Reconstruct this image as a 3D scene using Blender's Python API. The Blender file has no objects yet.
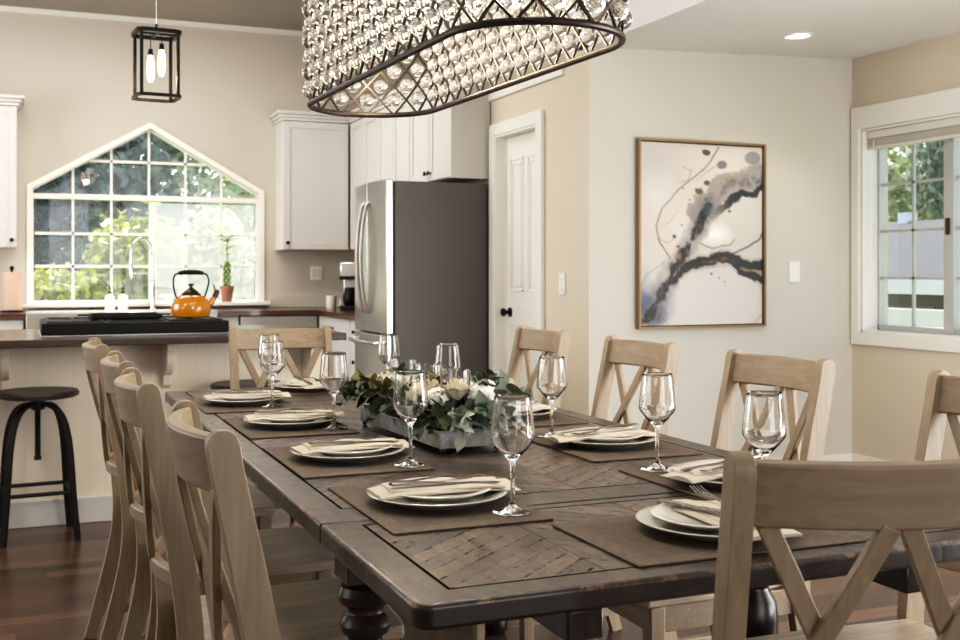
import bpy, bmesh, math, random
import numpy as np
from mathutils import Vector, Matrix, noise as mnoise
PI = math.pi
R = math.radians
random.seed(7)
rng = np.random.default_rng(11)
scene = bpy.context.scene
COL = scene.collection

# ------------------------------------------------------------------ materials
def srgb(r, g, b):
    def f(c):
        c = c / 255.0
        return c / 12.92 if c <= 0.04045 else ((c + 0.055) / 1.055) ** 2.4
    return (f(r), f(g), f(b), 1.0)

def new_mat(name):
    m = bpy.data.materials.new(name)
    m.use_nodes = True
    nt = m.node_tree
    return m, nt, nt.nodes['Principled BSDF']

def N(nt, t, **kw):
    n = nt.nodes.new(t)
    for k, v in kw.items():
        setattr(n, k, v)
    return n

def L(nt, a, b):
    nt.links.new(a, b)

def ramp(nt, fac, stops):
    n = N(nt, 'ShaderNodeValToRGB')
    e = n.color_ramp.elements
    while len(e) < len(stops):
        e.new(0.5)
    for el, (p, c) in zip(e, stops):
        el.position = p
        el.color = c
    if fac is not None:
        L(nt, fac, n.inputs['Fac'])
    return n

def coords(nt, scale=(1, 1, 1), kind='Object', rot=(0, 0, 0)):
    tc = N(nt, 'ShaderNodeTexCoord')
    mp = N(nt, 'ShaderNodeMapping')
    mp.inputs['Scale'].default_value = scale
    mp.inputs['Rotation'].default_value = rot
    L(nt, tc.outputs[kind], mp.inputs['Vector'])
    return mp.outputs['Vector']

def noise_tex(nt, vec, scale, detail=3, rough=0.5):
    n = N(nt, 'ShaderNodeTexNoise')
    n.inputs['Scale'].default_value = scale
    n.inputs['Detail'].default_value = detail
    n.inputs['Roughness'].default_value = rough
    if vec is not None:
        L(nt, vec, n.inputs['Vector'])
    return n.outputs['Fac']

def bump(nt, height, bs, strength=0.2, dist=0.01):
    b = N(nt, 'ShaderNodeBump')
    b.inputs['Strength'].default_value = strength
    b.inputs['Distance'].default_value = dist
    L(nt, height, b.inputs['Height'])
    L(nt, b.outputs['Normal'], bs.inputs['Normal'])

def mathn(nt, op, a, b=None, c=None):
    n = N(nt, 'ShaderNodeMath', operation=op)
    for i, v in enumerate((a, b, c)):
        if v is None:
            continue
        if isinstance(v, (int, float)):
            n.inputs[i].default_value = v
        else:
            L(nt, v, n.inputs[i])
    return n.outputs[0]

def plain(name, col, rough=0.5, metal=0.0, var=0.06, vscale=6.0, spec=0.5, coat=0.0, bumps=0.0, bscale=200):
    """solid colour with a little noise variation"""
    m, nt, bs = new_mat(name)
    v = coords(nt)
    f = noise_tex(nt, v, vscale, 3)
    lo = tuple(max(0, c * (1 - var)) for c in col[:3]) + (1,)
    hi = tuple(min(1, c * (1 + var)) for c in col[:3]) + (1,)
    r = ramp(nt, f, [(0.3, lo), (0.7, hi)])
    L(nt, r.outputs['Color'], bs.inputs['Base Color'])
    bs.inputs['Roughness'].default_value = rough
    bs.inputs['Metallic'].default_value = metal
    bs.inputs['Specular IOR Level'].default_value = spec
    bs.inputs['Coat Weight'].default_value = coat
    bs.inputs['Coat Roughness'].default_value = 0.1
    if bumps:
        bump(nt, noise_tex(nt, v, bscale, 2), bs, bumps, 0.002)
    return m

def wood(name, cols, grain_axis, rough=0.5, scale=1.0, bumps=0.12, coat=0.0):
    m, nt, bs = new_mat(name)
    s = [26.0, 26.0, 26.0]
    s['xyz'.index(grain_axis)] = 2.2
    v = coords(nt, tuple(k * scale for k in s))
    f1 = noise_tex(nt, v, 1.0, 5, 0.6)
    s2 = [90.0, 90.0, 90.0]
    s2['xyz'.index(grain_axis)] = 5.0
    v2 = coords(nt, tuple(k * scale for k in s2))
    f2 = noise_tex(nt, v2, 1.0, 2, 0.6)
    f = mathn(nt, 'ADD', mathn(nt, 'MULTIPLY', f1, 0.45), mathn(nt, 'MULTIPLY', f2, 0.55))
    r = ramp(nt, f, [(0.3, cols[0]), (0.5, cols[1]), (0.7, cols[2])])
    L(nt, r.outputs['Color'], bs.inputs['Base Color'])
    bs.inputs['Roughness'].default_value = rough
    bs.inputs['Coat Weight'].default_value = coat
    bump(nt, f, bs, bumps, 0.002)
    return m

def glass(name, ior=1.45, col=(1, 1, 1, 1)):
    m, nt, bs = new_mat(name)
    bs.inputs['Base Color'].default_value = col
    bs.inputs['Roughness'].default_value = 0.0
    bs.inputs['Transmission Weight'].default_value = 1.0
    bs.inputs['IOR'].default_value = ior
    return m

def thin_glass(name, refl=0.06, tint=(0.97, 0.98, 0.98, 1)):
    m, nt, bs = new_mat(name)
    out = nt.nodes['Material Output']
    tr = N(nt, 'ShaderNodeBsdfTransparent')
    tr.inputs['Color'].default_value = tint
    gl = N(nt, 'ShaderNodeBsdfGlossy')
    gl.inputs['Roughness'].default_value = 0.02
    lw = N(nt, 'ShaderNodeLayerWeight')
    lw.inputs['Blend'].default_value = 0.25
    fac = mathn(nt, 'ADD', mathn(nt, 'MULTIPLY', lw.outputs['Fresnel'], 0.5), refl * 0.5)
    mx = N(nt, 'ShaderNodeMixShader')
    L(nt, fac, mx.inputs['Fac'])
    L(nt, tr.outputs[0], mx.inputs[1])
    L(nt, gl.outputs[0], mx.inputs[2])
    L(nt, mx.outputs[0], out.inputs['Surface'])
    return m

def emit(name, col, strength):
    m, nt, bs = new_mat(name)
    bs.inputs['Base Color'].default_value = col
    bs.inputs['Emission Color'].default_value = col
    bs.inputs['Emission Strength'].default_value = strength
    return m

M = {}
OAK = (srgb(132, 115, 94), srgb(149, 131, 108), srgb(163, 145, 121))
for ax in 'xyz':
    M['oak_' + ax] = wood('weathered_oak_' + ax, OAK, ax, rough=0.5, bumps=0.15)
SEAT_LIT = (srgb(146, 131, 112), srgb(172, 157, 137), srgb(192, 178, 158))  # oak lightened to stand for window light on the seats
M['seat'] = wood('weathered_oak_seat', SEAT_LIT, 'y', rough=0.38, bumps=0.12)
M['wall'] = plain('wall_paint', srgb(208, 203, 192), 0.75, var=0.012, vscale=1.5, bumps=0.08, bscale=300, spec=0.3)
M['wall_kitchen'] = plain('kitchen_wall_paint', srgb(200, 192, 180), 0.75, var=0.012, vscale=1.5, bumps=0.08, bscale=300, spec=0.3)
M['wall_warm'] = plain('warm_wall_paint', srgb(216, 205, 186), 0.75, var=0.012, vscale=1.5, bumps=0.08, bscale=300, spec=0.3)
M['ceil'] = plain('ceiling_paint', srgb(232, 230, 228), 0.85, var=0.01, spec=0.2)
M['ceil_high'] = plain('shaded_ceiling_paint', srgb(158, 151, 140), 0.85, var=0.01, spec=0.2)  # grey puts the high ceiling's shadow into its colour
M['white'] = plain('white_trim_paint', srgb(240, 236, 228), 0.4, var=0.01)
M['cab'] = plain('white_cabinet_paint', srgb(208, 204, 199), 0.4, var=0.01)
M['island'] = None
M['black'] = plain('black_metal', srgb(22, 21, 20), 0.4, 0.6)
M['iron'] = plain('aged_iron', srgb(62, 54, 47), 0.42, 0.8, var=0.2, vscale=30)
M['steel'] = plain('brushed_steel', srgb(205, 203, 198), 0.28, 1.0, var=0.03)
M['steel_dull'] = plain('dull_steel', srgb(172, 168, 160), 0.45, 0.85, var=0.04)
M['chrome'] = plain('chrome', srgb(225, 224, 222), 0.12, 1.0, var=0.01)
M['silver'] = plain('flatware_silver', srgb(140, 133, 125), 0.25, 1.0, var=0.02)
M['fridge_side'] = plain('charcoal_fridge_side', srgb(98, 94, 88), 0.5, 0.2, var=0.02)
M['gasket'] = plain('dark_gasket', srgb(52, 50, 48), 0.6)
M['porcelain'] = plain('white_porcelain', srgb(232, 228, 218), 0.15, var=0.01, coat=0.5)
M['porcelain_grey'] = plain('grey_porcelain', srgb(196, 192, 182), 0.2, var=0.02, coat=0.4)
M['napkin'] = plain('cream_napkin', srgb(208, 197, 181), 0.9, var=0.03, vscale=40, bumps=0.3, bscale=900, spec=0.1)
M['glass'] = glass('clear_glass')
def hazy_glass():
    m = thin_glass('hazy_window_glass')
    nt = m.node_tree
    out = nt.nodes['Material Output']
    src = out.inputs['Surface'].links[0].from_socket
    tl = N(nt, 'ShaderNodeBsdfTranslucent')
    tl.inputs['Color'].default_value = (0.86, 0.93, 1.0, 1)
    n = noise_tex(nt, coords(nt), 5.0, 4, 0.6)
    mx = N(nt, 'ShaderNodeMixShader')
    L(nt, mathn(nt, 'MULTIPLY', n, 0.10), mx.inputs['Fac'])
    L(nt, src, mx.inputs[1]); L(nt, tl.outputs[0], mx.inputs[2])
    L(nt, mx.outputs[0], out.inputs['Surface'])
    return m
M['pane_hazy'] = hazy_glass()
M['crystal'] = glass('cut_crystal', 1.52)
_b = M['crystal'].node_tree.nodes['Principled BSDF']; _b.inputs['Transmission Weight'].default_value = 0.90; _b.inputs['Base Color'].default_value = (0.95, 0.93, 0.89, 1)
M['pane'] = thin_glass('window_glass')
M['terracotta'] = plain('terracotta', srgb(158, 112, 92), 0.8, var=0.08, vscale=20)
M['kettle'] = plain('mustard_enamel', srgb(196, 124, 14), 0.18, var=0.03, coat=0.6)
M['bronze'] = plain('dark_bronze', srgb(74, 54, 40), 0.35, 0.7)
M['peach'] = plain('peach_paper', srgb(216, 182, 164), 0.95, var=0.03, vscale=30, bumps=0.3, bscale=150)
M['butcher'] = wood('walnut_worktop', (srgb(50, 30, 20), srgb(84, 52, 35), srgb(112, 74, 50)), 'x', rough=0.25, scale=0.5, coat=0.3)
M['island_top'] = wood('dark_walnut_worktop', (srgb(40, 30, 24), srgb(64, 49, 40), srgb(88, 70, 58)), 'x', rough=0.3, scale=0.5, coat=0.25)
M['stool_seat'] = wood('dark_stool_wood', (srgb(38, 30, 25), srgb(58, 46, 38), srgb(80, 66, 56)), 'x', rough=0.4, scale=0.8)
M['gunmetal'] = plain('gunmetal', srgb(44, 40, 37), 0.45, 0.7, var=0.1, vscale=15)
M['darkleg'] = wood('dark_table_leg', (srgb(22, 15, 11), srgb(40, 28, 21), srgb(64, 46, 34)), 'z', rough=0.3, scale=0.6)
M['galv'] = plain('galvanised_metal', srgb(142, 141, 136), 0.48, 0.85, var=0.3, vscale=40)
M['canvas_frame'] = plain('champagne_frame', srgb(150, 126, 94), 0.4, 0.5, var=0.06)
M['bulb'] = emit('warm_bulb', (1.0, 0.70, 0.36, 1), 14.0)
M['bulb_pendant'] = emit('amber_filament_bulb', (1.0, 0.66, 0.30, 1), 7.0)
M['led'] = emit('recessed_led', (1.0, 0.93, 0.82, 1), 6.0)
M['blind'] = plain('white_blind', srgb(226, 221, 213), 0.6, var=0.02)
M['sash_grey'] = plain('sash_grey', srgb(188, 188, 184), 0.4, 0.3, var=0.02)
M['plasticwhite'] = plain('white_plastic', srgb(240, 237, 230), 0.35, var=0.01)
M['petal'] = plain('cream_petal', srgb(240, 230, 210), 0.7, var=0.06, vscale=50, spec=0.2)
M['petal_white'] = plain('white_petal', srgb(240, 238, 230), 0.7, var=0.05, vscale=50, spec=0.2)
M['euc'] = plain('silver_green_leaf', srgb(112, 124, 104), 0.55, var=0.25, vscale=14)
M['euc_dark'] = plain('deep_green_leaf', srgb(68, 80, 50), 0.45, var=0.3, vscale=14)
M['olive'] = plain('olive_leaf', srgb(120, 116, 72), 0.5, var=0.2, vscale=14)
M['dusty'] = plain('dusty_miller_leaf', srgb(178, 184, 168), 0.8, var=0.12, vscale=20)
M['stem'] = plain('green_stem', srgb(84, 92, 52), 0.6, var=0.1)
M['soil'] = plain('dark_moss', srgb(44, 46, 28), 0.95, var=0.4, vscale=60)

def beadboard(name, col, axis='x', pitch=0.042, lo=0.72):
    m, nt, bs = new_mat(name)
    tc = N(nt, 'ShaderNodeTexCoord')
    sp = N(nt, 'ShaderNodeSeparateXYZ')
    L(nt, tc.outputs['Object'], sp.inputs[0])
    t = mathn(nt, 'FRACT', mathn(nt, 'DIVIDE', sp.outputs['XYZ'.index(axis.upper())], pitch))
    d = mathn(nt, 'ABSOLUTE', mathn(nt, 'SUBTRACT', t, 0.5))
    line = mathn(nt, 'GREATER_THAN', d, 0.45)
    r = ramp(nt, line, [(0.0, col), (1.0, tuple(c * lo for c in col[:3]) + (1,))])
    L(nt, r.outputs['Color'], bs.inputs['Base Color'])
    bs.inputs['Roughness'].default_value = 0.5
    inv = mathn(nt, 'SUBTRACT', 1.0, line)
    bump(nt, inv, bs, 0.5, 0.003)
    return m
M['island'] = beadboard('island_beadboard', srgb(240, 228, 210), pitch=0.07, lo=0.97)

M['island_trim'] = plain('island_trim_paint', srgb(238, 228, 212), 0.5, var=0.01)

def floor_mat():
    m, nt, bs = new_mat('hardwood_floor')
    tc = N(nt, 'ShaderNodeTexCoord')
    sp = N(nt, 'ShaderNodeSeparateXYZ')
    L(nt, tc.outputs['Object'], sp.inputs[0])
    pw, pl = 0.095, 1.15
    row = mathn(nt, 'FLOOR', mathn(nt, 'DIVIDE', sp.outputs[1], pw))
    wn = N(nt, 'ShaderNodeTexWhiteNoise', noise_dimensions='1D')
    L(nt, row, wn.inputs['W'])
    xs = mathn(nt, 'ADD', mathn(nt, 'DIVIDE', sp.outputs[0], pl), mathn(nt, 'MULTIPLY', wn.outputs['Value'], 7.0))
    colm = mathn(nt, 'FLOOR', xs)
    cb = N(nt, 'ShaderNodeCombineXYZ')
    L(nt, row, cb.inputs[0]); L(nt, colm, cb.inputs[1])
    w2 = N(nt, 'ShaderNodeTexWhiteNoise', noise_dimensions='2D')
    L(nt, cb.outputs[0], w2.inputs['Vector'])
    g = noise_tex(nt, coords(nt, (1.6, 34, 10)), 1.0, 5, 0.6)
    f = mathn(nt, 'ADD', mathn(nt, 'MULTIPLY', w2.outputs['Value'], 0.55), mathn(nt, 'MULTIPLY', g, 0.45))
    r = ramp(nt, f, [(0.15, srgb(54, 37, 27)), (0.45, srgb(82, 58, 42)), (0.8, srgb(112, 82, 60))])
    fy = mathn(nt, 'ABSOLUTE', mathn(nt, 'SUBTRACT', mathn(nt, 'FRACT', mathn(nt, 'DIVIDE', sp.outputs[1], pw)), 0.5))
    fx = mathn(nt, 'ABSOLUTE', mathn(nt, 'SUBTRACT', mathn(nt, 'FRACT', xs), 0.5))
    gap = mathn(nt, 'MAXIMUM', mathn(nt, 'GREATER_THAN', fy, 0.482), mathn(nt, 'GREATER_THAN', fx, 0.4985))
    mx = N(nt, 'ShaderNodeMixRGB')
    L(nt, gap, mx.inputs['Fac'])
    L(nt, r.outputs['Color'], mx.inputs['Color1'])
    mx.inputs['Color2'].default_value = srgb(30, 18, 12)
    L(nt, mx.outputs[0], bs.inputs['Base Color'])
    bs.inputs['Roughness'].default_value = 0.27
    h = mathn(nt, 'SUBTRACT', mathn(nt, 'MULTIPLY', g, 0.2), gap)
    bump(nt, h, bs, 0.25, 0.002)
    return m
M['floor'] = floor_mat()

def table_mat(name, x0, x1, y0, y1, bx0, bx1, by0, by1):
    """chevron-laid dark distressed planks inside a plank border; coordinates in table space"""
    m, nt, bs = new_mat(name)
    tc = N(nt, 'ShaderNodeTexCoord')
    sp = N(nt, 'ShaderNodeSeparateXYZ')
    L(nt, tc.outputs['Object'], sp.inputs[0])
    X, Y, Z = sp.outputs[0], sp.outputs[1], sp.outputs[2]
    cw, pw = 0.236, 0.043
    u = mathn(nt, 'DIVIDE', mathn(nt, 'SUBTRACT', X, bx0), cw)
    ci = mathn(nt, 'FLOOR', u)
    fu = mathn(nt, 'FRACT', u)
    par = mathn(nt, 'MODULO', ci, 2.0)
    sgn = mathn(nt, 'SUBTRACT', mathn(nt, 'MULTIPLY', par, 2.0), 1.0)
    v = mathn(nt, 'ADD', Y, mathn(nt, 'MULTIPLY', mathn(nt, 'MULTIPLY', mathn(nt, 'SUBTRACT', fu, 0.5), sgn), cw * 0.85))
    pv = mathn(nt, 'DIVIDE', v, pw)
    pi_ = mathn(nt, 'FLOOR', pv)
    cb = N(nt, 'ShaderNodeCombineXYZ')
    L(nt, ci, cb.inputs[0]); L(nt, pi_, cb.inputs[1])
    wn = N(nt, 'ShaderNodeTexWhiteNoise', noise_dimensions='2D')
    L(nt, cb.outputs[0], wn.inputs['Vector'])
    jag = noise_tex(nt, coords(nt), 55, 3, 0.6)
    wide = mathn(nt, 'SUBTRACT', 0.487, mathn(nt, 'MULTIPLY', mathn(nt, 'GREATER_THAN', jag, 0.54), 0.055))
    dv = mathn(nt, 'ABSOLUTE', mathn(nt, 'SUBTRACT', mathn(nt, 'FRACT', pv), 0.5))
    line = mathn(nt, 'GREATER_THAN', dv, wide)
    du = mathn(nt, 'ABSOLUTE', mathn(nt, 'SUBTRACT', fu, 0.5))
    line = mathn(nt, 'MAXIMUM', line, mathn(nt, 'GREATER_THAN', du, 0.494))
    # border mask
    inx = mathn(nt, 'MULTIPLY', mathn(nt, 'GREATER_THAN', X, bx0), mathn(nt, 'LESS_THAN', X, bx1))
    iny = mathn(nt, 'MULTIPLY', mathn(nt, 'GREATER_THAN', Y, by0), mathn(nt, 'LESS_THAN', Y, by1))
    inside = mathn(nt, 'MULTIPLY', inx, iny)
    # border joint line
    e = 0.0028
    def near(a, val):
        return mathn(nt, 'LESS_THAN', mathn(nt, 'ABSOLUTE', mathn(nt, 'SUBTRACT', a, val)), e)
    okx = mathn(nt, 'MULTIPLY', mathn(nt, 'GREATER_THAN', X, bx0 - e), mathn(nt, 'LESS_THAN', X, bx1 + e))
    oky = mathn(nt, 'MULTIPLY', mathn(nt, 'GREATER_THAN', Y, by0 - e), mathn(nt, 'LESS_THAN', Y, by1 + e))
    bl = mathn(nt, 'MAXIMUM', mathn(nt, 'MULTIPLY', mathn(nt, 'MAXIMUM', near(X, bx0), near(X, bx1)), oky),
               mathn(nt, 'MULTIPLY', mathn(nt, 'MAXIMUM', near(Y, by0), near(Y, by1)), okx))
    lines = mathn(nt, 'MAXIMUM', mathn(nt, 'MULTIPLY', mathn(nt, 'MULTIPLY', line, inside), mathn(nt, 'ADD', 0.35, mathn(nt, 'MULTIPLY', jag, 0.9))), bl)
    g1 = noise_tex(nt, coords(nt, (40, 40, 40)), 0.5, 6, 0.65)
    g2 = noise_tex(nt, coords(nt, (70, 9, 20), rot=(0, 0, R(35))), 1.0, 3, 0.6)
    g3 = noise_tex(nt, coords(nt), 5, 2)
    pl = mathn(nt, 'MULTIPLY', mathn(nt, 'MULTIPLY', wn.outputs['Value'], inside), 0.16)
    f = mathn(nt, 'ADD', mathn(nt, 'ADD', mathn(nt, 'MULTIPLY', g1, 0.35), mathn(nt, 'MULTIPLY', g2, 0.3)),
              mathn(nt, 'ADD', pl, mathn(nt, 'MULTIPLY', g3, 0.2)))
    r = ramp(nt, f, [(0.30, srgb(26, 18, 13)), (0.48, srgb(64, 48, 37)), (0.74, srgb(128, 106, 87))])
    # wear towards the outer edge and on the rim
    dx = mathn(nt, 'MINIMUM', mathn(nt, 'SUBTRACT', X, x0), mathn(nt, 'SUBTRACT', x1, X))
    dy = mathn(nt, 'MINIMUM', mathn(nt, 'SUBTRACT', Y, y0), mathn(nt, 'SUBTRACT', y1, Y))
    de = mathn(nt, 'MINIMUM', dx, dy)
    top = mathn(nt, 'GREATER_THAN', Z, 0.754)
    wn3 = noise_tex(nt, coords(nt), 26, 4, 0.7)
    wear = mathn(nt, 'MULTIPLY', mathn(nt, 'MULTIPLY', mathn(nt, 'LESS_THAN', de, 0.0045), top), mathn(nt, 'GREATER_THAN', wn3, 0.56))
    mxw = N(nt, 'ShaderNodeMixRGB')
    L(nt, wear, mxw.inputs['Fac'])
    L(nt, r.outputs['Color'], mxw.inputs['Color1'])
    mxw.inputs['Color2'].default_value = srgb(112, 86, 60)
    # dark side of the slab
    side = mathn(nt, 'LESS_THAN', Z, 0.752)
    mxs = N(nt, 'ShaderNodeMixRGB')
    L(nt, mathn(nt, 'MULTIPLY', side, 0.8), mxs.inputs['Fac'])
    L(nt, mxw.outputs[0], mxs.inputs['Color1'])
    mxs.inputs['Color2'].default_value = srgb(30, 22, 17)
    # scratches
    sc = noise_tex(nt, coords(nt, (14, 150, 14), rot=(0, 0, R(-40))), 1.0, 2, 0.5)
    al = mathn(nt, 'SUBTRACT', mathn(nt, 'MULTIPLY', X, 0.76), mathn(nt, 'MULTIPLY', mathn(nt, 'MULTIPLY', Y, 0.65), sgn))
    cbg = N(nt, 'ShaderNodeCombineXYZ')
    L(nt, mathn(nt, 'MULTIPLY', al, 16.0), cbg.inputs[0]); L(nt, mathn(nt, 'MULTIPLY', v, 150.0), cbg.inputs[1]); L(nt, ci, cbg.inputs[2])
    gouge = mathn(nt, 'MULTIPLY', mathn(nt, 'GREATER_THAN', noise_tex(nt, cbg.outputs[0], 1.0, 2, 0.5), 0.635), inside)
    scm = mathn(nt, 'MAXIMUM', mathn(nt, 'MULTIPLY', gouge, 0.6), mathn(nt, 'MULTIPLY', mathn(nt, 'LESS_THAN', sc, 0.28), 0.7))
    dark = mathn(nt, 'MAXIMUM', lines, scm)
    mx = N(nt, 'ShaderNodeMixRGB')
    L(nt, dark, mx.inputs['Fac'])
    L(nt, mxs.outputs[0], mx.inputs['Color1'])
    mx.inputs['Color2'].default_value = srgb(24, 16, 12)
    L(nt, mx.outputs[0], bs.inputs['Base Color'])
    rr = N(nt, 'ShaderNodeMapRange')
    L(nt, g1, rr.inputs['Value'])
    rr.inputs['From Min'].default_value = 0.3; rr.inputs['From Max'].default_value = 0.7
    rr.inputs['To Min'].default_value = 0.26; rr.inputs['To Max'].default_value = 0.42
    L(nt, rr.outputs[0], bs.inputs['Roughness'])
    h = mathn(nt, 'SUBTRACT', mathn(nt, 'MULTIPLY', f, 0.5), mathn(nt, 'MULTIPLY', dark, 0.6))
    keep = mathn(nt, 'SUBTRACT', 1.0, dark)
    L(nt, mathn(nt, 'MULTIPLY', keep, mathn(nt, 'MULTIPLY', g1, 0.7)), bs.inputs['Coat Weight'])
    L(nt, mathn(nt, 'MULTIPLY', keep, 0.5), bs.inputs['Specular IOR Level'])
    bs.inputs['Coat Roughness'].default_value = 0.24
    bump(nt, h, bs, 0.9, 0.005)
    return m

def mat_weave():
    m, nt, bs = new_mat('woven_placemat')
    tc = N(nt, 'ShaderNodeTexCoord')
    sp = N(nt, 'ShaderNodeSeparateXYZ')
    L(nt, tc.outputs['Object'], sp.inputs[0])
    a = mathn(nt, 'SINE', mathn(nt, 'MULTIPLY', sp.outputs[0], 1300.0))
    b = mathn(nt, 'SINE', mathn(nt, 'MULTIPLY', sp.outputs[1], 1300.0))
    w = mathn(nt, 'ADD', mathn(nt, 'MULTIPLY', mathn(nt, 'MULTIPLY', a, b), 0.5), 0.5)
    inx = mathn(nt, 'LESS_THAN', mathn(nt, 'ABSOLUTE', sp.outputs[0]), 0.172)
    iny = mathn(nt, 'LESS_THAN', mathn(nt, 'ABSOLUTE', sp.outputs[1]), 0.112)
    ins = mathn(nt, 'MULTIPLY', inx, iny)
    n = noise_tex(nt, coords(nt), 120, 2)
    f = mathn(nt, 'ADD', mathn(nt, 'MULTIPLY', w, 0.4), mathn(nt, 'MULTIPLY', n, 0.5))
    f = mathn(nt, 'SUBTRACT', f, mathn(nt, 'MULTIPLY', ins, 0.12))
    r = ramp(nt, f, [(0.1, srgb(62, 50, 40)), (0.5, srgb(100, 84, 68)), (0.85, srgb(144, 126, 104))])
    L(nt, r.outputs['Color'], bs.inputs['Base Color'])
    bs.inputs['Roughness'].default_value = 0.7
    bump(nt, w, bs, 0.4, 0.002)
    return m
M['placemat'] = mat_weave()

def leaf_mat(name, c0, c1):
    m, nt, bs = new_mat(name)
    out = nt.nodes['Material Output']
    oi = noise_tex(nt, coords(nt), 3.0, 4, 0.7)
    r = ramp(nt, oi, [(0.3, c0), (0.7, c1)])
    L(nt, r.outputs['Color'], bs.inputs['Base Color'])
    bs.inputs['Roughness'].default_value = 0.5
    tl = N(nt, 'ShaderNodeBsdfTranslucent')
    L(nt, r.outputs['Color'], tl.inputs['Color'])
    mx = N(nt, 'ShaderNodeMixShader')
    mx.inputs['Fac'].default_value = 0.4
    L(nt, bs.outputs[0], mx.inputs[1]); L(nt, tl.outputs[0], mx.inputs[2])
    L(nt, mx.outputs[0], out.inputs['Surface'])
    return m
M['leaf_bright'] = leaf_mat('sunlit_leaves', srgb(120, 140, 40), srgb(205, 205, 100))
M['leaf_mid'] = leaf_mat('mid_leaves', srgb(104, 118, 108), srgb(178, 188, 172))  # lightened and greyed to carry the haze outside
M['leaf_dark'] = leaf_mat('dark_leaves', srgb(54, 62, 64), srgb(104, 114, 116))  # slate tone mixes bluish haze into the leaf colour
M['leaf_pale'] = leaf_mat('pale_leaves', srgb(165, 178, 125), srgb(225, 230, 195))
M['bark'] = plain('tree_bark', srgb(88, 72, 58), 0.9, var=0.25, vscale=12)
M['lawn'] = plain('dry_lawn', srgb(120, 126, 78), 0.95, var=0.3, vscale=3)
M['shingle'] = plain('blue_grey_shingles', srgb(40, 43, 46), 0.85, var=0.12, vscale=18, bumps=0.4, bscale=20)
M['siding'] = beadboard('shaded_siding', srgb(96, 95, 92), 'z', 0.16, 0.8)  # grey holds the shade on the walls below the eaves
M['garage'] = plain('grey_garage', srgb(120, 120, 118), 0.6)
M['asphalt'] = plain('asphalt_drive', srgb(128, 124, 118), 0.9, var=0.1)

def screen_mat():
    m, nt, bs = new_mat('insect_screen_mesh')
    out = nt.nodes['Material Output']
    tr = N(nt, 'ShaderNodeBsdfTransparent')
    df = N(nt, 'ShaderNodeBsdfDiffuse')
    df.inputs['Color'].default_value = (0.85, 0.86, 0.86, 1)
    tl = N(nt, 'ShaderNodeBsdfTranslucent')
    tl.inputs['Color'].default_value = (0.9, 0.91, 0.91, 1)
    m2 = N(nt, 'ShaderNodeMixShader'); m2.inputs['Fac'].default_value = 0.6
    L(nt, df.outputs[0], m2.inputs[1]); L(nt, tl.outputs[0], m2.inputs[2])
    mx = N(nt, 'ShaderNodeMixShader'); mx.inputs['Fac'].default_value = 0.30
    L(nt, tr.outputs[0], mx.inputs[1]); L(nt, m2.outputs[0], mx.inputs[2])
    L(nt, mx.outputs[0], out.inputs['Surface'])
    return m
M['screen'] = screen_mat()

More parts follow.
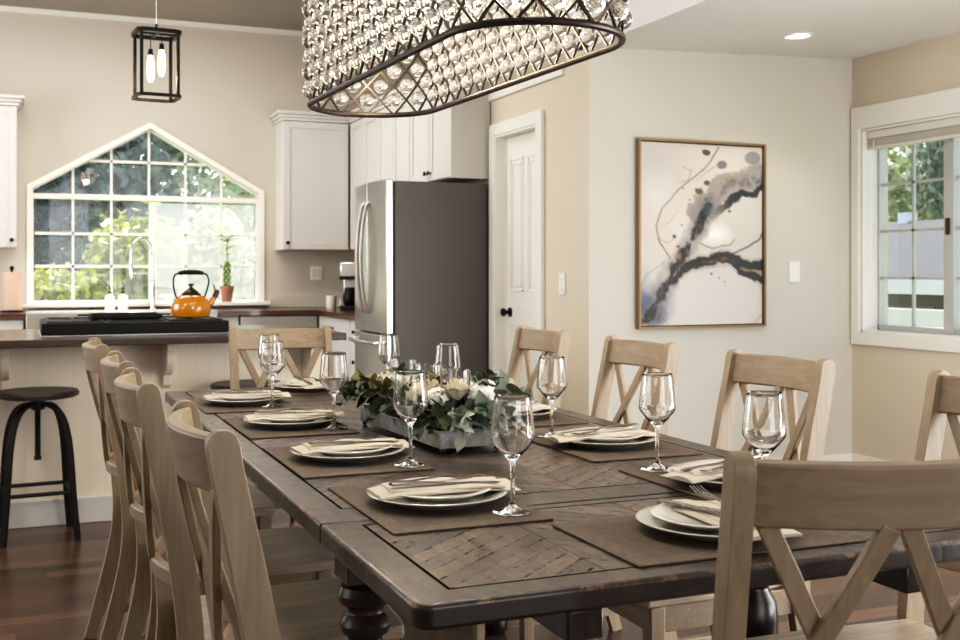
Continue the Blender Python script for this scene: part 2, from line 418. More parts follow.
# ------------------------------------------------------------------ mesh helpers
class MB:
    def __init__(s):
        s.bm = bmesh.new()
    def box(s, x0, x1, y0, y1, z0, z1, mat=None):
        vs = [s.bm.verts.new(p) for p in ((x0, y0, z0), (x1, y0, z0), (x1, y1, z0), (x0, y1, z0), (x0, y0, z1), (x1, y0, z1), (x1, y1, z1), (x0, y1, z1))]
        if mat is not None:
            for v in vs:
                v.co = mat @ v.co
        for f in ((3, 2, 1, 0), (4, 5, 6, 7), (0, 1, 5, 4), (1, 2, 6, 5), (2, 3, 7, 6), (3, 0, 4, 7)):
            s.bm.faces.new([vs[i] for i in f])
        return s
    def lathe(s, prof, n=32, c=(0, 0, 0), mat=None, closed=False):
        """profile of (r, z) revolved round z; r==0 ends close to a point"""
        rings = []
        for r, z in prof:
            if r < 1e-6:
                p = Vector((c[0], c[1], c[2] + z))
                rings.append([s.bm.verts.new(mat @ p if mat else p)])
            else:
                ring = []
                for i in range(n):
                    a = 2 * PI * i / n
                    p = Vector((c[0] + r * math.cos(a), c[1] + r * math.sin(a), c[2] + z))
                    ring.append(s.bm.verts.new(mat @ p if mat else p))
                rings.append(ring)
        pairs = list(zip(rings[:-1], rings[1:]))
        if closed:
            pairs.append((rings[-1], rings[0]))
        for a, b in pairs:
            for i in range(n):
                j = (i + 1) % n
                if len(a) == 1 and len(b) == 1:
                    continue
                if len(a) == 1:
                    s.bm.faces.new((a[0], b[j], b[i]))
                elif len(b) == 1:
                    s.bm.faces.new((a[i], a[j], b[0]))
                else:
                    s.bm.faces.new((a[i], a[j], b[j], b[i]))
        return s
    def section_sweep(s, secs, closed=False):
        """secs: list of lists of points (same count), skinned and capped"""
        rows = [[s.bm.verts.new(p) for p in sec] for sec in secs]
        n = len(rows[0])
        pr = list(zip(rows[:-1], rows[1:]))
        if closed:
            pr.append((rows[-1], rows[0]))
        for a, b in pr:
            for i in range(n):
                j = (i + 1) % n
                s.bm.faces.new((a[i], a[j], b[j], b[i]))
        if not closed:
            s.bm.faces.new(list(reversed(rows[0])))
            s.bm.faces.new(rows[-1])
        return s
    def rect_sweep(s, pts, hw, hb, closed=False):
        """hw/hb: per-point half vectors"""
        secs = []
        for p, a, b in zip(pts, hw, hb):
            p, a, b = Vector(p), Vector(a), Vector(b)
            secs.append([p - a - b, p + a - b, p + a + b, p - a + b])
        return s.section_sweep(secs, closed)
    def tube(s, pts, r, n=8, closed=False):
        pts = [Vector(p) for p in pts]
        rs = r if isinstance(r, (list, tuple)) else [r] * len(pts)
        secs = []
        up = None
        for i, p in enumerate(pts):
            if closed:
                t = pts[(i + 1) % len(pts)] - pts[i - 1]
            else:
                t = pts[min(i + 1, len(pts) - 1)] - pts[max(i - 1, 0)]
            t.normalize()
            if up is None:
                up = Vector((0, 0, 1)) if abs(t.z) < 0.9 else Vector((1, 0, 0))
            a = t.cross(up)
            if a.length < 1e-5:
                a = t.orthogonal()
            a.normalize()
            b = a.cross(t).normalized()
            up = b
            secs.append([p + (a * math.cos(2 * PI * k / n) + b * math.sin(2 * PI * k / n)) * rs[i] for k in range(n)])
        return s.section_sweep(secs, closed)
    def prism(s, poly, axis, a0, a1):
        """polygon in the plane normal to axis, extruded a0..a1. poly pts (p,q): x->(y,z) y->(x,z) z->(x,y)"""
        def P(p, a):
            if axis == 'x': return (a, p[0], p[1])
            if axis == 'y': return (p[0], a, p[1])
            return (p[0], p[1], a)
        A = [s.bm.verts.new(P(p, a0)) for p in poly]
        B = [s.bm.verts.new(P(p, a1)) for p in poly]
        n = len(poly)
        s.bm.faces.new(A); s.bm.faces.new(list(reversed(B)))
        for i in range(n):
            j = (i + 1) % n
            s.bm.faces.new((A[j], A[i], B[i], B[j]))
        return s
    def ico(s, c, r, sub=2, sq=(1, 1, 1)):
        res = bmesh.ops.create_icosphere(s.bm, subdivisions=sub, radius=r)
        for v in res['verts']:
            v.co = Vector((v.co.x * sq[0], v.co.y * sq[1], v.co.z * sq[2])) + Vector(c)
        return s
    def build(s, name, mat, parent=None, bev=0.0, smooth=35, segs=2, flat=False):
        bmesh.ops.recalc_face_normals(s.bm, faces=s.bm.faces)
        me = bpy.data.meshes.new(name)
        s.bm.to_mesh(me); s.bm.free()
        if mat is not None:
            me.materials.append(mat)
        if not flat:
            me.shade_smooth()
            me.set_sharp_from_angle(angle=R(smooth))
        o = bpy.data.objects.new(name, me)
        COL.objects.link(o)
        if parent is not None:
            o.parent = parent
        if bev:
            md = o.modifiers.new('bevel', 'BEVEL')
            md.width = bev; md.segments = segs; md.limit_method = 'ANGLE'; md.angle_limit = R(40)
            md.harden_normals = False
        return o

def tag(o, label=None, cat=None, group=None, kind=None):
    if label: o['label'] = label
    if cat: o['category'] = cat
    if group: o['group'] = group
    if kind: o['kind'] = kind
    return o

def thing(name, label, cat, loc=(0, 0, 0), rz=0.0, group=None):
    o = bpy.data.objects.new(name, None)
    o.empty_display_size = 0.05
    COL.objects.link(o)
    o.location = loc
    o.rotation_euler = (0, 0, rz)
    return tag(o, label, cat, group)

def struct(name, mb, mat, parent=None, **kw):
    o = mb.build(name, mat, parent, **kw)
    if parent is None:
        o['kind'] = 'structure'
    return o

def kids(o):
    return [c for c in bpy.data.objects if c.parent == o]

def dup(o, loc, rz=None, label=None, parent=None):
    c = o.copy()
    COL.objects.link(c)
    if parent is not None:
        c.parent = parent
    else:
        c.location = loc
        if rz is not None:
            c.rotation_euler = (0, 0, rz)
    if label: c['label'] = label
    for ch in kids(o):
        if ch is not c:
            dup(ch, None, parent=c)
    return c

# ------------------------------------------------------------------ room shell
BW = 9.08            # back wall
RX = 2.74            # kitchen right wall / alcove opening plane
AY = 5.12            # alcove back wall
WX = 4.48            # alcove window wall
HC = 3.19            # high ceiling
LC = 2.42            # alcove ceiling
LX, FY = -3.2, -2.6  # left wall, wall behind the camera

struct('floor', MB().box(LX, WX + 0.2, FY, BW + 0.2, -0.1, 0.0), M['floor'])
struct('ceiling_high', MB().box(LX, RX + 0.75, FY, BW + 0.2, HC, HC + 0.15), M['ceil_high'])
struct('ceiling_alcove', MB().prism([(RX, 2.362), (WX + 0.2, 2.432), (WX + 0.2, 3.4), (RX, 3.4)], 'y', FY, AY + 0.12), M['ceil'])
# kitchen back wall with the gabled window opening
kx0, kx1, kxm = 0.045, 1.80, 0.9225
kz0, kz1, kzp = 0.935, 1.83, 2.335
mb = MB()
mb.box(LX, kx0, BW, BW + 0.15, 0, HC)
mb.box(kx1, RX + 0.75, BW, BW + 0.15, 0, HC)
mb.box(kx0, kx1, BW, BW + 0.15, 0, kz0)
mb.prism([(kx0, kz1), (kxm, kzp), (kxm, HC), (kx0, HC)], 'y', BW, BW + 0.15)
mb.prism([(kxm, kzp), (kx1, kz1), (kx1, HC), (kxm, HC)], 'y', BW, BW + 0.15)
struct('wall_back', mb, M['wall_kitchen'])
struct('trim_1', MB().box(LX, RX, BW - 0.035, BW - 0.002, HC - 0.04, HC), M['white'])
# kitchen right wall (pantry door wall), plant ledge recess above the door
struct('wall_right', MB().box(RX, RX + 0.6, AY + 0.001, 5.40, 0, HC).box(RX, RX + 0.6, 5.40, 5.72, 0, 2.26).box(RX, RX + 0.6, 6.33, BW, 0, 2.26).box(RX, RX + 0.6, 5.72, 6.33, 2.03, 2.26).box(RX + 0.6, RX + 0.75, 5.40, BW, 2.26, HC), M['wall_warm'])
struct('trim_2', MB().box(RX - 0.02, RX + 0.6, 5.40, BW - 0.34, 2.262, 2.33), M['white'], bev=0.004)
struct('wall_alcove', MB().box(RX + 0.6, WX + 0.2, AY, AY + 0.12, 0, 2.5).box(RX, RX + 0.6, AY - 0.0, AY + 0.001, 0, 2.5), M['wall'])
# alcove window wall
wy0, wy1, wz0, wz1 = 3.45, 5.045, 0.83, 2.005
mb = MB()
mb.box(WX, WX + 0.2, FY, wy0, 0, 2.5).box(WX, WX + 0.2, wy1, AY, 0, 2.5)
mb.box(WX, WX + 0.2, wy0, wy1, 0, wz0).box(WX, WX + 0.2, wy0, wy1, wz1, 2.5)
struct('wall_window', mb, M['wall_warm'])
struct('wall_left', MB().box(LX - 0.15, LX, FY, BW, 0, HC), M['wall'])
struct('wall_front', MB().box(LX, WX, FY - 0.15, FY, 0, HC), M['wall'])
struct('baseboard_alcove', MB().box(RX + 0.01, WX, AY - 0.015, AY, 0, 0.12), M['white'], bev=0.003)
struct('baseboard_right', MB().box(RX - 0.015, RX, AY, 5.68, 0, 0.12), M['white'], bev=0.003)
struct('baseboard_window', MB().box(WX - 0.015, WX, 0.2, AY - 0.02, 0, 0.12), M['white'], bev=0.003)

# ------------------------------------------------------------------ kitchen gabled window
win = bpy.data.objects.new('window_1', None); COL.objects.link(win); win['kind'] = 'structure'
def pent(i):
    """pentagon inset by i"""
    s = (kzp - kz1) / (kxm - kx0)
    off = i * math.sqrt(1 + s * s)
    x0, x1 = kx0 + i, kx1 - i
    return [(x0, kz0 + i), (x1, kz0 + i), (x1, kz1 - off + s * i), (kxm, kzp - off), (x0, kz1 - off + s * i)]
def ringprism(a, b, y0, y1):
    m = MB()
    n = len(a)
    for i in range(n):
        j = (i + 1) % n
        m.prism([a[i], a[j], b[j], b[i]], 'y', y0, y1)
    return m
ringprism(pent(-0.028), pent(0.012), BW - 0.018, BW - 0.001).build('window_casing', M['white'], win)
ringprism(pent(0.0), pent(0.020), BW + 0.06, BW + 0.12).build('window_frame', M['white'], win)
mb = MB()
mb.box(kx0, kx1, BW + 0.055, BW + 0.125, 1.748, 1.788)            # transom bar
mb.box(kxm + 0.0, kxm + 0.055, BW + 0.055, BW + 0.125, kz0 + 0.02, 1.74)   # meeting mullion
mb.build('window_mullion', M['white'], win, bev=0.003)
mb = MB()
cols = [kx0 + 0.020 + (kx1 - kx0 - 0.04) * k / 6 for k in range(1, 6)]
sl = (kzp - kz1) / (kxm - kx0)
for k, x in enumerate(cols):
    zt = kz1 + sl * ((x - kx0) if x <= kxm else (kx1 - x)) - 0.02
    mb.box(x - 0.009, x + 0.009, BW + 0.08, BW + 0.10, 1.79, zt)
    if k != 2:
        mb.box(x - 0.009, x + 0.009, BW + 0.08, BW + 0.10, kz0 + 0.03, 1.75)
zs = [kz0 + 0.034 + (1.735 - kz0 - 0.034) * k / 3 for k in (1, 2)]
for z in zs:
    mb.box(kx0 + 0.03, kxm + 0.01, BW + 0.08, BW + 0.10, z - 0.011, z + 0.011)
    mb.box(kxm + 0.05, kx1 - 0.03, BW + 0.08, BW + 0.10, z - 0.007, z + 0.007)
zg = 2.055
hx = (zg - kz1) / sl
mb.box(kx0 + hx + 0.04, kx1 - hx - 0.04, BW + 0.08, BW + 0.10, zg - 0.01, zg + 0.01)
mb.build('window_muntins', M['white'], win)
mb = MB(); mb.bm.faces.new([mb.bm.verts.new((x, BW + 0.09, z)) for x, z in pent(0.02)])
mb.build('window_pane', M['pane_hazy'], win)
mb = MB(); mb.bm.faces.new([mb.bm.verts.new(p) for p in ((kxm + 0.055, BW + 0.118, kz0 + 0.03), (kx1 - 0.03, BW + 0.118, kz0 + 0.03), (kx1 - 0.03, BW + 0.118, 1.735), (kxm + 0.055, BW + 0.118, 1.735))])
mb.build('window_screen', M['screen'], win)
MB().box(kx0 - 0.06, kx1 + 0.06, BW - 0.13, BW + 0.06, kz0 - 0.025, kz0 + 0.004).build('window_sill', M['white'], win, bev=0.004)

# ------------------------------------------------------------------ alcove window
win2 = bpy.data.objects.new('window_2', None); COL.objects.link(win2); win2['kind'] = 'structure'
c = 0.07
mb = MB()
mb.box(WX - 0.02, WX - 0.001, wy0 - c, wy0, wz0 - c, wz1 + 0.13).box(WX - 0.02, WX - 0.001, wy1, wy1 + c - 0.005, wz0 - c, wz1 + 0.13)
mb.box(WX - 0.02, WX - 0.001, wy0, wy1, wz0 - c, wz0).box(WX - 0.02, WX - 0.001, wy0, wy1, wz1, wz1 + 0.13)
mb.build('window_casing', M['white'], win2, bev=0.004)
mb = MB()
mb.box(WX + 0.001, WX + 0.12, wy1 - 0.012, wy1 - 0.001, wz0, wz1).box(WX + 0.001, WX + 0.12, wy0 + 0.001, wy0 + 0.012, wz0, wz1)
mb.box(WX + 0.001, WX + 0.12, wy0, wy1, wz0 + 0.001, wz0 + 0.012).box(WX + 0.001, WX + 0.12, wy0, wy1, wz1 - 0.012, wz1 - 0.001)
mb.build('window_jamb', M['white'], win2)
mb = MB()
fx0, fx1 = WX + 0.11, WX + 0.15
mb.box(fx0, fx1, wy1 - 0.026, wy1 - 0.012, wz0 + 0.01, wz1).box(fx0, fx1, wy0 + 0.012, wy0 + 0.05, wz0 + 0.01, wz1)
mb.box(fx0, fx1, wy0, wy1, wz0 + 0.012, wz0 + 0.045).box(fx0, fx1, wy0, wy1, wz1 - 0.05, wz1 - 0.012)
ym = 4.49
mb.box(fx0 - 0.01, fx1, ym - 0.035, ym + 0.035, wz0 + 0.02, wz1 - 0.02)
mb.build('window_frame', M['sash_grey'], win2, bev=0.003)
mb = MB()
for a, b in ((ym + 0.035, wy1 - 0.026), (wy0 + 0.05, ym - 0.035)):
    nv = 2 if a > ym else 3
    for k in range(1, nv):
        y = a + (b - a) * k / nv
        mb.box(WX + 0.125, WX + 0.14, y - 0.008, y + 0.008, wz0 + 0.03, wz1 - 0.03)
    for k in range(1, 4):
        z = wz0 + 0.045 + (wz1 - wz0 - 0.095) * k / 4
        mb.box(WX + 0.125, WX + 0.14, a, b, z - 0.008, z + 0.008)
mb.build('window_muntins', M['sash_grey'], win2)
mb = MB(); mb.bm.faces.new([mb.bm.verts.new(p) for p in ((WX + 0.132, wy0 + 0.03, wz0 + 0.03), (WX + 0.132, wy1 - 0.03, wz0 + 0.03), (WX + 0.132, wy1 - 0.03, wz1 - 0.03), (WX + 0.132, wy0 + 0.03, wz1 - 0.03))])
mb.build('window_pane', M['pane'], win2)
MB().box(fx0 - 0.022, fx0 - 0.011, ym - 0.01, ym + 0.012, 1.38, 1.47).build('window_latch', M['bronze'], win2, bev=0.003)
# raised blind
bl = thing('window_blind', 'pale slatted blind gathered up at the head of the alcove window', 'blind', (WX + 0.055, (wy0 + wy1) / 2, wz1 - 0.012))
hw = (wy1 - wy0) / 2 - 0.016
MB().box(-0.025, 0.025, -hw, hw, -0.045, -0.001).build('head_rail', M['blind'], bl, bev=0.003)
mb = MB()
for k in range(6):
    z = -0.05 - k * 0.0065
    mb.box(-0.024, 0.024, -hw + 0.002, hw - 0.002, z - 0.003, z + 0.001)
mb.build('slats', M['blind'], bl)
MB().box(-0.024, 0.024, -hw, hw, -0.106, -0.088).build('bottom_rail', M['blind'], bl, bev=0.003)
MB().tube([(-0.03, hw - 0.06, -0.03), (-0.03, hw - 0.06, -0.75)], 0.0025, 6).build('tilt_wand', M['blind'], bl)

# ------------------------------------------------------------------ pantry door
dy0, dy1 = 5.72, 6.33
door = bpy.data.objects.new('door_1', None); COL.objects.link(door); door['kind'] = 'structure'
mb = MB()
mb.box(RX - 0.028, RX - 0.001, dy0 - 0.075, dy0, 0, 2.105).box(RX - 0.028, RX - 0.001, dy1, dy1 + 0.075, 0, 2.105)
mb.box(RX - 0.028, RX - 0.001, dy0, dy1, 2.03, 2.105)
mb.build('door_casing', M['white'], door, bev=0.004)
mb = MB()
mb.box(RX - 0.02, RX + 0.10, dy0, dy0 + 0.012, 0, 2.03).box(RX - 0.02, RX + 0.10, dy1 - 0.012, dy1, 0, 2.03).box(RX - 0.02, RX + 0.10, dy0 + 0.012, dy1 - 0.012, 2.018, 2.03)
mb.box(RX + 0.045, RX + 0.06, dy1 - 0.025, dy1 - 0.012, 0, 2.018).box(RX + 0.045, RX + 0.06, dy0 + 0.012, dy0 + 0.025, 0, 2.018)
mb.build('door_jamb', M['white'], door)
DX = RX + 0.055
mb = MB().box(DX, DX + 0.035, dy0 + 0.014, dy1 - 0.014, 0.01, 2.016)
mb.build('door_slab', M['white'], door, bev=0.002)
mb = MB()
for z0, z1 in ((0.22, 0.86), (1.06, 1.88)):
    for a, b in ((dy0 + 0.08, dy0 + 0.275), (dy1 - 0.275, dy1 - 0.08)):
        for i, (q, t) in enumerate(((0, 0.006), (0.03, 0.006))):
            mb.box(DX - t, DX, a + q, b - q, z0 + q, z0 + q + 0.012)
            mb.box(DX - t, DX, a + q, b - q, z1 - q - 0.012, z1 - q)
            mb.box(DX - t, DX, a + q, a + q + 0.012, z0 + q, z1 - q)
            mb.box(DX - t, DX, b - q - 0.012, b - q, z0 + q, z1 - q)
mb.build('door_panels', M['white'], door, bev=0.002)
rotx = Matrix.Rotation(R(-90), 4, 'Y')
kn = Matrix.Translation((DX, dy1 - 0.075, 0.93)) @ rotx
MB().lathe([(0, 0), (0.03, 0), (0.03, 0.006), (0.012, 0.01), (0.011, 0.03), (0.022, 0.036), (0.027, 0.048), (0.022, 0.058), (0, 0.062)], 20, mat=kn).build('door_handle', M['black'], door)

def switch_plate(name, label, cat, M4, n=1, w=0.072, h=0.118):
    t = thing(name, label, cat)
    t.matrix_world = M4
    MB().box(-w / 2, w / 2, -0.010, -0.0005, -h / 2, h / 2).build('cover_plate', M['plasticwhite'], t, bev=0.002)
    MB().box(-0.017, 0.017, -0.014, -0.0095, -0.034, 0.034).build('rocker', M['plasticwhite'], t, bev=0.0015)
    return t
switch_plate('light_switch', 'white rocker light switch on the wall between painting and window', 'switch', Matrix.Translation((4.06, AY, 1.18)))
switch_plate('light_switch', 'white rocker light switch on the wall beside the pantry door', 'switch', Matrix.Translation((RX, 5.42, 1.115)) @ Matrix.Rotation(R(-90), 4, 'Z'))
t = thing('wall_outlet', 'white double outlet plate on the kitchen back wall beneath the upper cabinet', 'outlet')
t.matrix_world = Matrix.Translation((2.27, BW, 1.17))
MB().box(-0.05, 0.05, -0.007, -0.0005, -0.058, 0.058).build('cover_plate', M['plasticwhite'], t, bev=0.002)
MB().box(-0.036, -0.006, -0.010, -0.0065, -0.034, 0.034).box(0.006, 0.036, -0.010, -0.0065, -0.034, 0.034).build('socket', M['blind'], t, bev=0.0015)

# recessed light in the alcove ceiling
t = thing('recessed_light', 'round recessed ceiling light above the alcove', 'ceiling light', (3.67, 4.6, 2.3985))
MB().lathe([(0.085, -0.001), (0.085, -0.008), (0.066, -0.008), (0.062, -0.002)], 32).build('trim_ring', M['white'], t)
MB().lathe([(0, -0.004), (0.063, -0.004), (0.063, -0.001), (0, -0.001)], 32).build('lens', M['led'], t)

# ------------------------------------------------------------------ painting
def painting():
    W, H = 0.785, 0.985
    nx, ny = 170, 208
    u = np.linspace(0, 1, nx + 1); v = np.linspace(0, 1, ny + 1)
    U, V = np.meshgrid(u, v)
    px, py = U * 375 + 62, V * 559 + 38
    # value noise
    def vn(s, seed, oct=4):
        g = np.zeros_like(U); amp = 1; tot = 0
        for o in range(oct):
            rg = np.random.default_rng(seed + o)
            n = int(s * 2 ** o) + 3
            lat = rg.random((n, n))
            a = U * (n - 2); b = V * (n - 2)
            i, j = np.floor(a).astype(int), np.floor(b).astype(int)
            fa, fb = a - i, b - j
            fa, fb = fa * fa * (3 - 2 * fa), fb * fb * (3 - 2 * fb)
            g += amp * ((lat[j, i] * (1 - fa) + lat[j, i + 1] * fa) * (1 - fb) + (lat[j + 1, i] * (1 - fa) + lat[j + 1, i + 1] * fa) * fb)
            tot += amp; amp *= 0.55
        return g / tot
    wx, wy = (vn(5, 1) - 0.5) * 34, (vn(5, 20) - 0.5) * 34
    qx, qy = px + wx, py + wy
    C = np.empty(U.shape + (3,)); C[:] = (0.83, 0.79, 0.75)
    def blend(mask, col):
        mm = np.clip(mask, 0, 1)[..., None]
        C[:] = C * (1 - mm) + np.array(col) * mm
    def dist(pts, X, Y):
        d = np.full(X.shape, 1e9)
        for (x0, y0), (x1, y1) in zip(pts[:-1], pts[1:]):
            dx, dy = x1 - x0, y1 - y0
            t = np.clip(((X - x0) * dx + (Y - y0) * dy) / (dx * dx + dy * dy), 0, 1)
            d = np.minimum(d, np.hypot(X - x0 - t * dx, Y - y0 - t * dy))
        return d
    def ell(cx, cy, rx, ry, soft=0.3):
        e = np.hypot((qx - cx) / rx, (qy - cy) / ry)
        return np.clip((1 - e) / soft, 0, 1)
    n1, n2, n3 = vn(6, 40), vn(14, 60), vn(3, 80)
    blend((n3 - 0.45) * 1.2, (0.80, 0.76, 0.75))
    blend(ell(110, 110, 130, 110, 0.8) * 0.5, (0.76, 0.73, 0.74))
    blend(ell(280, 525, 165, 105, 0.25) * 0.55, (0.84, 0.82, 0.81))
    blend(np.exp(-((np.hypot((qx - 280) / 165, (qy - 525) / 105) - 1) / 0.02) ** 2) * 0.35, (0.55, 0.52, 0.52))
    blend(ell(110, 190, 70, 90, 0.9) * 0.35, (0.92, 0.90, 0.87))
    blend(ell(190, 300, 75, 80, 0.9) * 0.4, (0.90, 0.87, 0.84))
    blend(ell(370, 330, 95, 70, 0.4) * 0.4, (0.80, 0.76, 0.74))
    # blue wash, bottom left
    blend(ell(85, 540, 85, 85, 0.9) * (0.6 + n2 * 1.2), (0.34, 0.39, 0.48))
    blend(ell(95, 560, 60, 45, 0.9) * (n1 * 2.6 - 0.5), (0.10, 0.14, 0.23))
    blend(ell(80, 455, 28, 60, 0.9) * 0.5, (0.62, 0.66, 0.70))
    # upper grey band
    band = [(235, 240), (290, 190), (320, 155), (360, 148), (405, 135), (445, 118)]
    n4 = vn(28, 140, 3)
    rag = (n2 - 0.5) * 34 + (n4 - 0.5) * 22
    d = dist(band, qx, qy) + rag * 0.7
    blend(np.clip((40 - d) / 8, 0, 1) * 0.88, (0.58, 0.55, 0.54))
    blend(np.exp(-((d - 38) / 3.5) ** 2) * 0.6 * np.clip(n1 * 3 - 0.9, 0, 1), (0.55, 0.42, 0.24))
    blend(np.clip((26 - d) / 18, 0, 1) * np.clip(n2 * 4 - 1.5, 0, 1) * 0.85, (0.30, 0.29, 0.31))
    d = dist([(250, 275), (325, 222), (345, 200), (370, 185), (410, 182), (440, 155)], qx, qy)
    d = d + rag * 0.5
    blend(np.clip((15 - d) / 6, 0, 1) * np.clip((px - 275) / 60, 0.0, 1), (0.08, 0.08, 0.09))
    d = dist([(300, 165), (345, 133), (380, 140), (390, 165)], qx, qy)
    blend(np.clip((3.5 - d) / 3, 0, 1) * 0.8, (0.70, 0.52, 0.28))
    # white glow, partly artwork and partly a reflection painted in
    blend(ell(285, 320, 70, 48, 0.9) * 0.95, (0.97, 0.96, 0.94))
    # main diagonal stroke
    main = [(72, 590), (105, 545), (130, 500), (150, 452), (185, 395), (215, 345), (240, 275), (262, 215)]
    n4 = vn(28, 140, 3)
    d = dist(main, qx, qy) + rag * 0.75
    w = 8 + 9 * n1
    blend(np.clip((w + 26 - d) / 26, 0, 1) * 0.75, (0.50, 0.48, 0.49))
    blend(np.clip((w - d) / 5, 0, 1) * np.clip(n4 * 2.2 - 0.1, 0.25, 1), (0.10, 0.09, 0.10))
    blend(np.clip((9 - d) / 6, 0, 1) * np.clip(n2 * 5 - 2.6, 0, 1) * np.clip((430 - py) / 60, 0, 1), (0.46, 0.36, 0.27))
    blend(ell(262, 225, 26, 34, 0.8) * 0.7, (0.30, 0.35, 0.40))
    blend(ell(178, 392, 13, 20, 0.6) * 0.9, (0.62, 0.44, 0.28))
    # lower right band
    low = [(155, 465), (195, 430), (235, 408), (290, 392), (335, 393), (380, 408), (440, 418)]
    d = dist(low, qx, qy) + rag * 0.6
    w = 10 + 15 * n2 * np.clip((px - 140) / 130, 0.3, 1)
    blend(np.clip((w + 10 - d) / 10, 0, 1) * 0.45, (0.45, 0.42, 0.42))
    blend(np.clip((w - d) / 4, 0, 1), (0.13, 0.12, 0.13))
    d = dist([(335, 400), (385, 432), (440, 462)], qx, qy) + rag * 0.6
    blend(np.clip((14 - d) / 5, 0, 1), (0.14, 0.13, 0.13))
    d = dist([(255, 405), (310, 398), (350, 410)], qx, qy)
    blend(np.clip((7 - d) / 5, 0, 1) * np.clip(n1 * 4 - 1.3, 0, 1), (0.74, 0.50, 0.30))
    d = dist([(370, 418), (440, 440)], qx, qy)
    blend(np.clip((6 - d) / 4, 0, 1) * 0.8, (0.64, 0.52, 0.40))
    # fine ink lines
    sx, sy = px + wx * 0.5, py + wy * 0.5
    for ln, wd, a in (([(296, 42), (275, 85), (248, 118), (180, 178), (125, 235), (108, 290), (118, 340), (150, 395)], 2.6, 0.65),
                      ([(445, 300), (425, 330), (385, 358), (340, 378)], 3.2, 0.8), ([(240, 345), (275, 362), (330, 352), (350, 330)], 2.6, 0.6),
                      ([(190, 110), (215, 125), (205, 150), (180, 160)], 1.8, 0.5), ([(230, 150), (262, 120), (300, 92)], 1.8, 0.4),
                      ([(110, 330), (140, 345), (165, 330)], 1.6, 0.5), ([(115, 300), (150, 280), (172, 245)], 1.6, 0.35),
                      ([(150, 470), (175, 440), (215, 428)], 2.2, 0.5), ([(62, 480), (85, 440), (130, 405)], 2, 0.4)):
        d = dist(ln, sx, sy)
        blend(np.clip((wd - d) / 2.2 + 0.2, 0, 1) * a, (0.28, 0.26, 0.26))
    for cx, cy, r, col in ((262, 62, 11, (.2, .19, .2)), (308, 97, 15, (.42, .42, .45)), (237, 180, 11, (.22, .32, .28)), (262, 155, 9, (.24, .27, .27)), (258, 203, 7, (.3, .38, .4)),
                           (163, 325, 7, (.2, .19, .19)), (332, 243, 6, (.25, .3, .3)), (207, 210, 4, (.2, .2, .2)), (186, 288, 4, (.25, .24, .24)), (173, 357, 6, (.3, .25, .2)), (408, 68, 22, (.52, .52, .55)),
                           (275, 440, 5, (.3, .34, .4)), (298, 452, 4, (.3, .34, .4)), (318, 466, 4, (.3, .34, .4)), (190, 178, 4, (.3, .3, .3)), (215, 118, 3, (.3, .3, .3))):
        e = np.hypot((sx - cx) / 1.2, sy - cy)
        blend(np.clip((r - e) / 3, 0, 1) * 0.85, col)
    C[:] = np.clip(C, 0, 1)
    lin = np.where(C <= 0.04045, C / 12.92, ((C + 0.055) / 1.055) ** 2.4)
    me = bpy.data.meshes.new('canvas')
    verts = [(-W / 2 + W * a, -0.022, H / 2 - H * b) for b in v for a in u]
    faces = [(j * (nx + 1) + i, (j + 1) * (nx + 1) + i, (j + 1) * (nx + 1) + i + 1, j * (nx + 1) + i + 1) for j in range(ny) for i in range(nx)]
    me.from_pydata(verts, [], faces)
    ca = me.color_attributes.new('paint', 'FLOAT_COLOR', 'POINT')
    rgba = np.concatenate([lin, np.ones(U.shape + (1,))], -1).astype(np.float32).ravel()
    ca.data.foreach_set('color', rgba)
    m, nt, bs = new_mat('abstract_painting')
    at = N(nt, 'ShaderNodeAttribute', attribute_name='paint')
    L(nt, at.outputs['Color'], bs.inputs['Base Color'])
    bs.inputs['Roughness'].default_value = 0.45
    bs.inputs['Coat Weight'].default_value = 0.8
    bs.inputs['Coat Roughness'].default_value = 0.06
    me.materials.append(m)
    o = bpy.data.objects.new('canvas', me); COL.objects.link(o)
    t = thing('framed_painting', 'large framed abstract painting with dark ink sweeps over cream and grey', 'painting', (3.432, AY, 1.385))
    o.parent = t
    W2, H2, f = W / 2 + 0.006, H / 2 + 0.006, 0.012
    mb = MB()
    mb.box(-W2 - f, -W2, -0.04, -0.001, -H2 - f, H2 + f).box(W2, W2 + f, -0.04, -0.001, -H2 - f, H2 + f)
    mb.box(-W2, W2, -0.04, -0.001, H2, H2 + f).box(-W2, W2, -0.04, -0.001, -H2 - f, -H2)
    mb.build('picture_frame', M['canvas_frame'], t, bev=0.0015)
    MB().box(-W2, W2, -0.018, -0.001, -H2, H2).build('backing_board', M['gasket'], t)
painting()

# ------------------------------------------------------------------ dining table
TX0, TX1, TY0, TY1, TZ = 0.455, 1.53, 1.304, 4.0, 0.76
LY0, LY1 = 1.796, 3.504
tb = thing('dining_table', 'dark distressed wooden dining table with chevron planks and turned legs', 'table')
def slab(x0, x1, y0, y1, z0, z1, r, corners):
    """rounded-corner outline; corners: subset of 'ab' (near/far)"""
    pts = []
    for (cx, cy, a0, tagc) in ((x1 - r, y0 + r, -90, 'a'), (x1 - r, y1 - r, 0, 'b'), (x0 + r, y1 - r, 90, 'b'), (x0 + r, y0 + r, 180, 'a')):
        if tagc in corners:
            for k in range(7):
                a = R(a0 + 15 * k)
                pts.append((cx + r * math.cos(a), cy + r * math.sin(a)))
        else:
            pts.append((x1 if cx > (x0 + x1) / 2 else x0, y0 if tagc == 'a' else y1))
    return MB().prism(pts, 'z', z0, z1)
bx0, bx1 = TX0 + 0.065, TX1 - 0.065
m_main = table_mat('distressed_table_main', TX0, TX1, LY0 - 1, LY1 + 1, bx0, bx1, LY0 + 0.10, LY1 - 0.10)
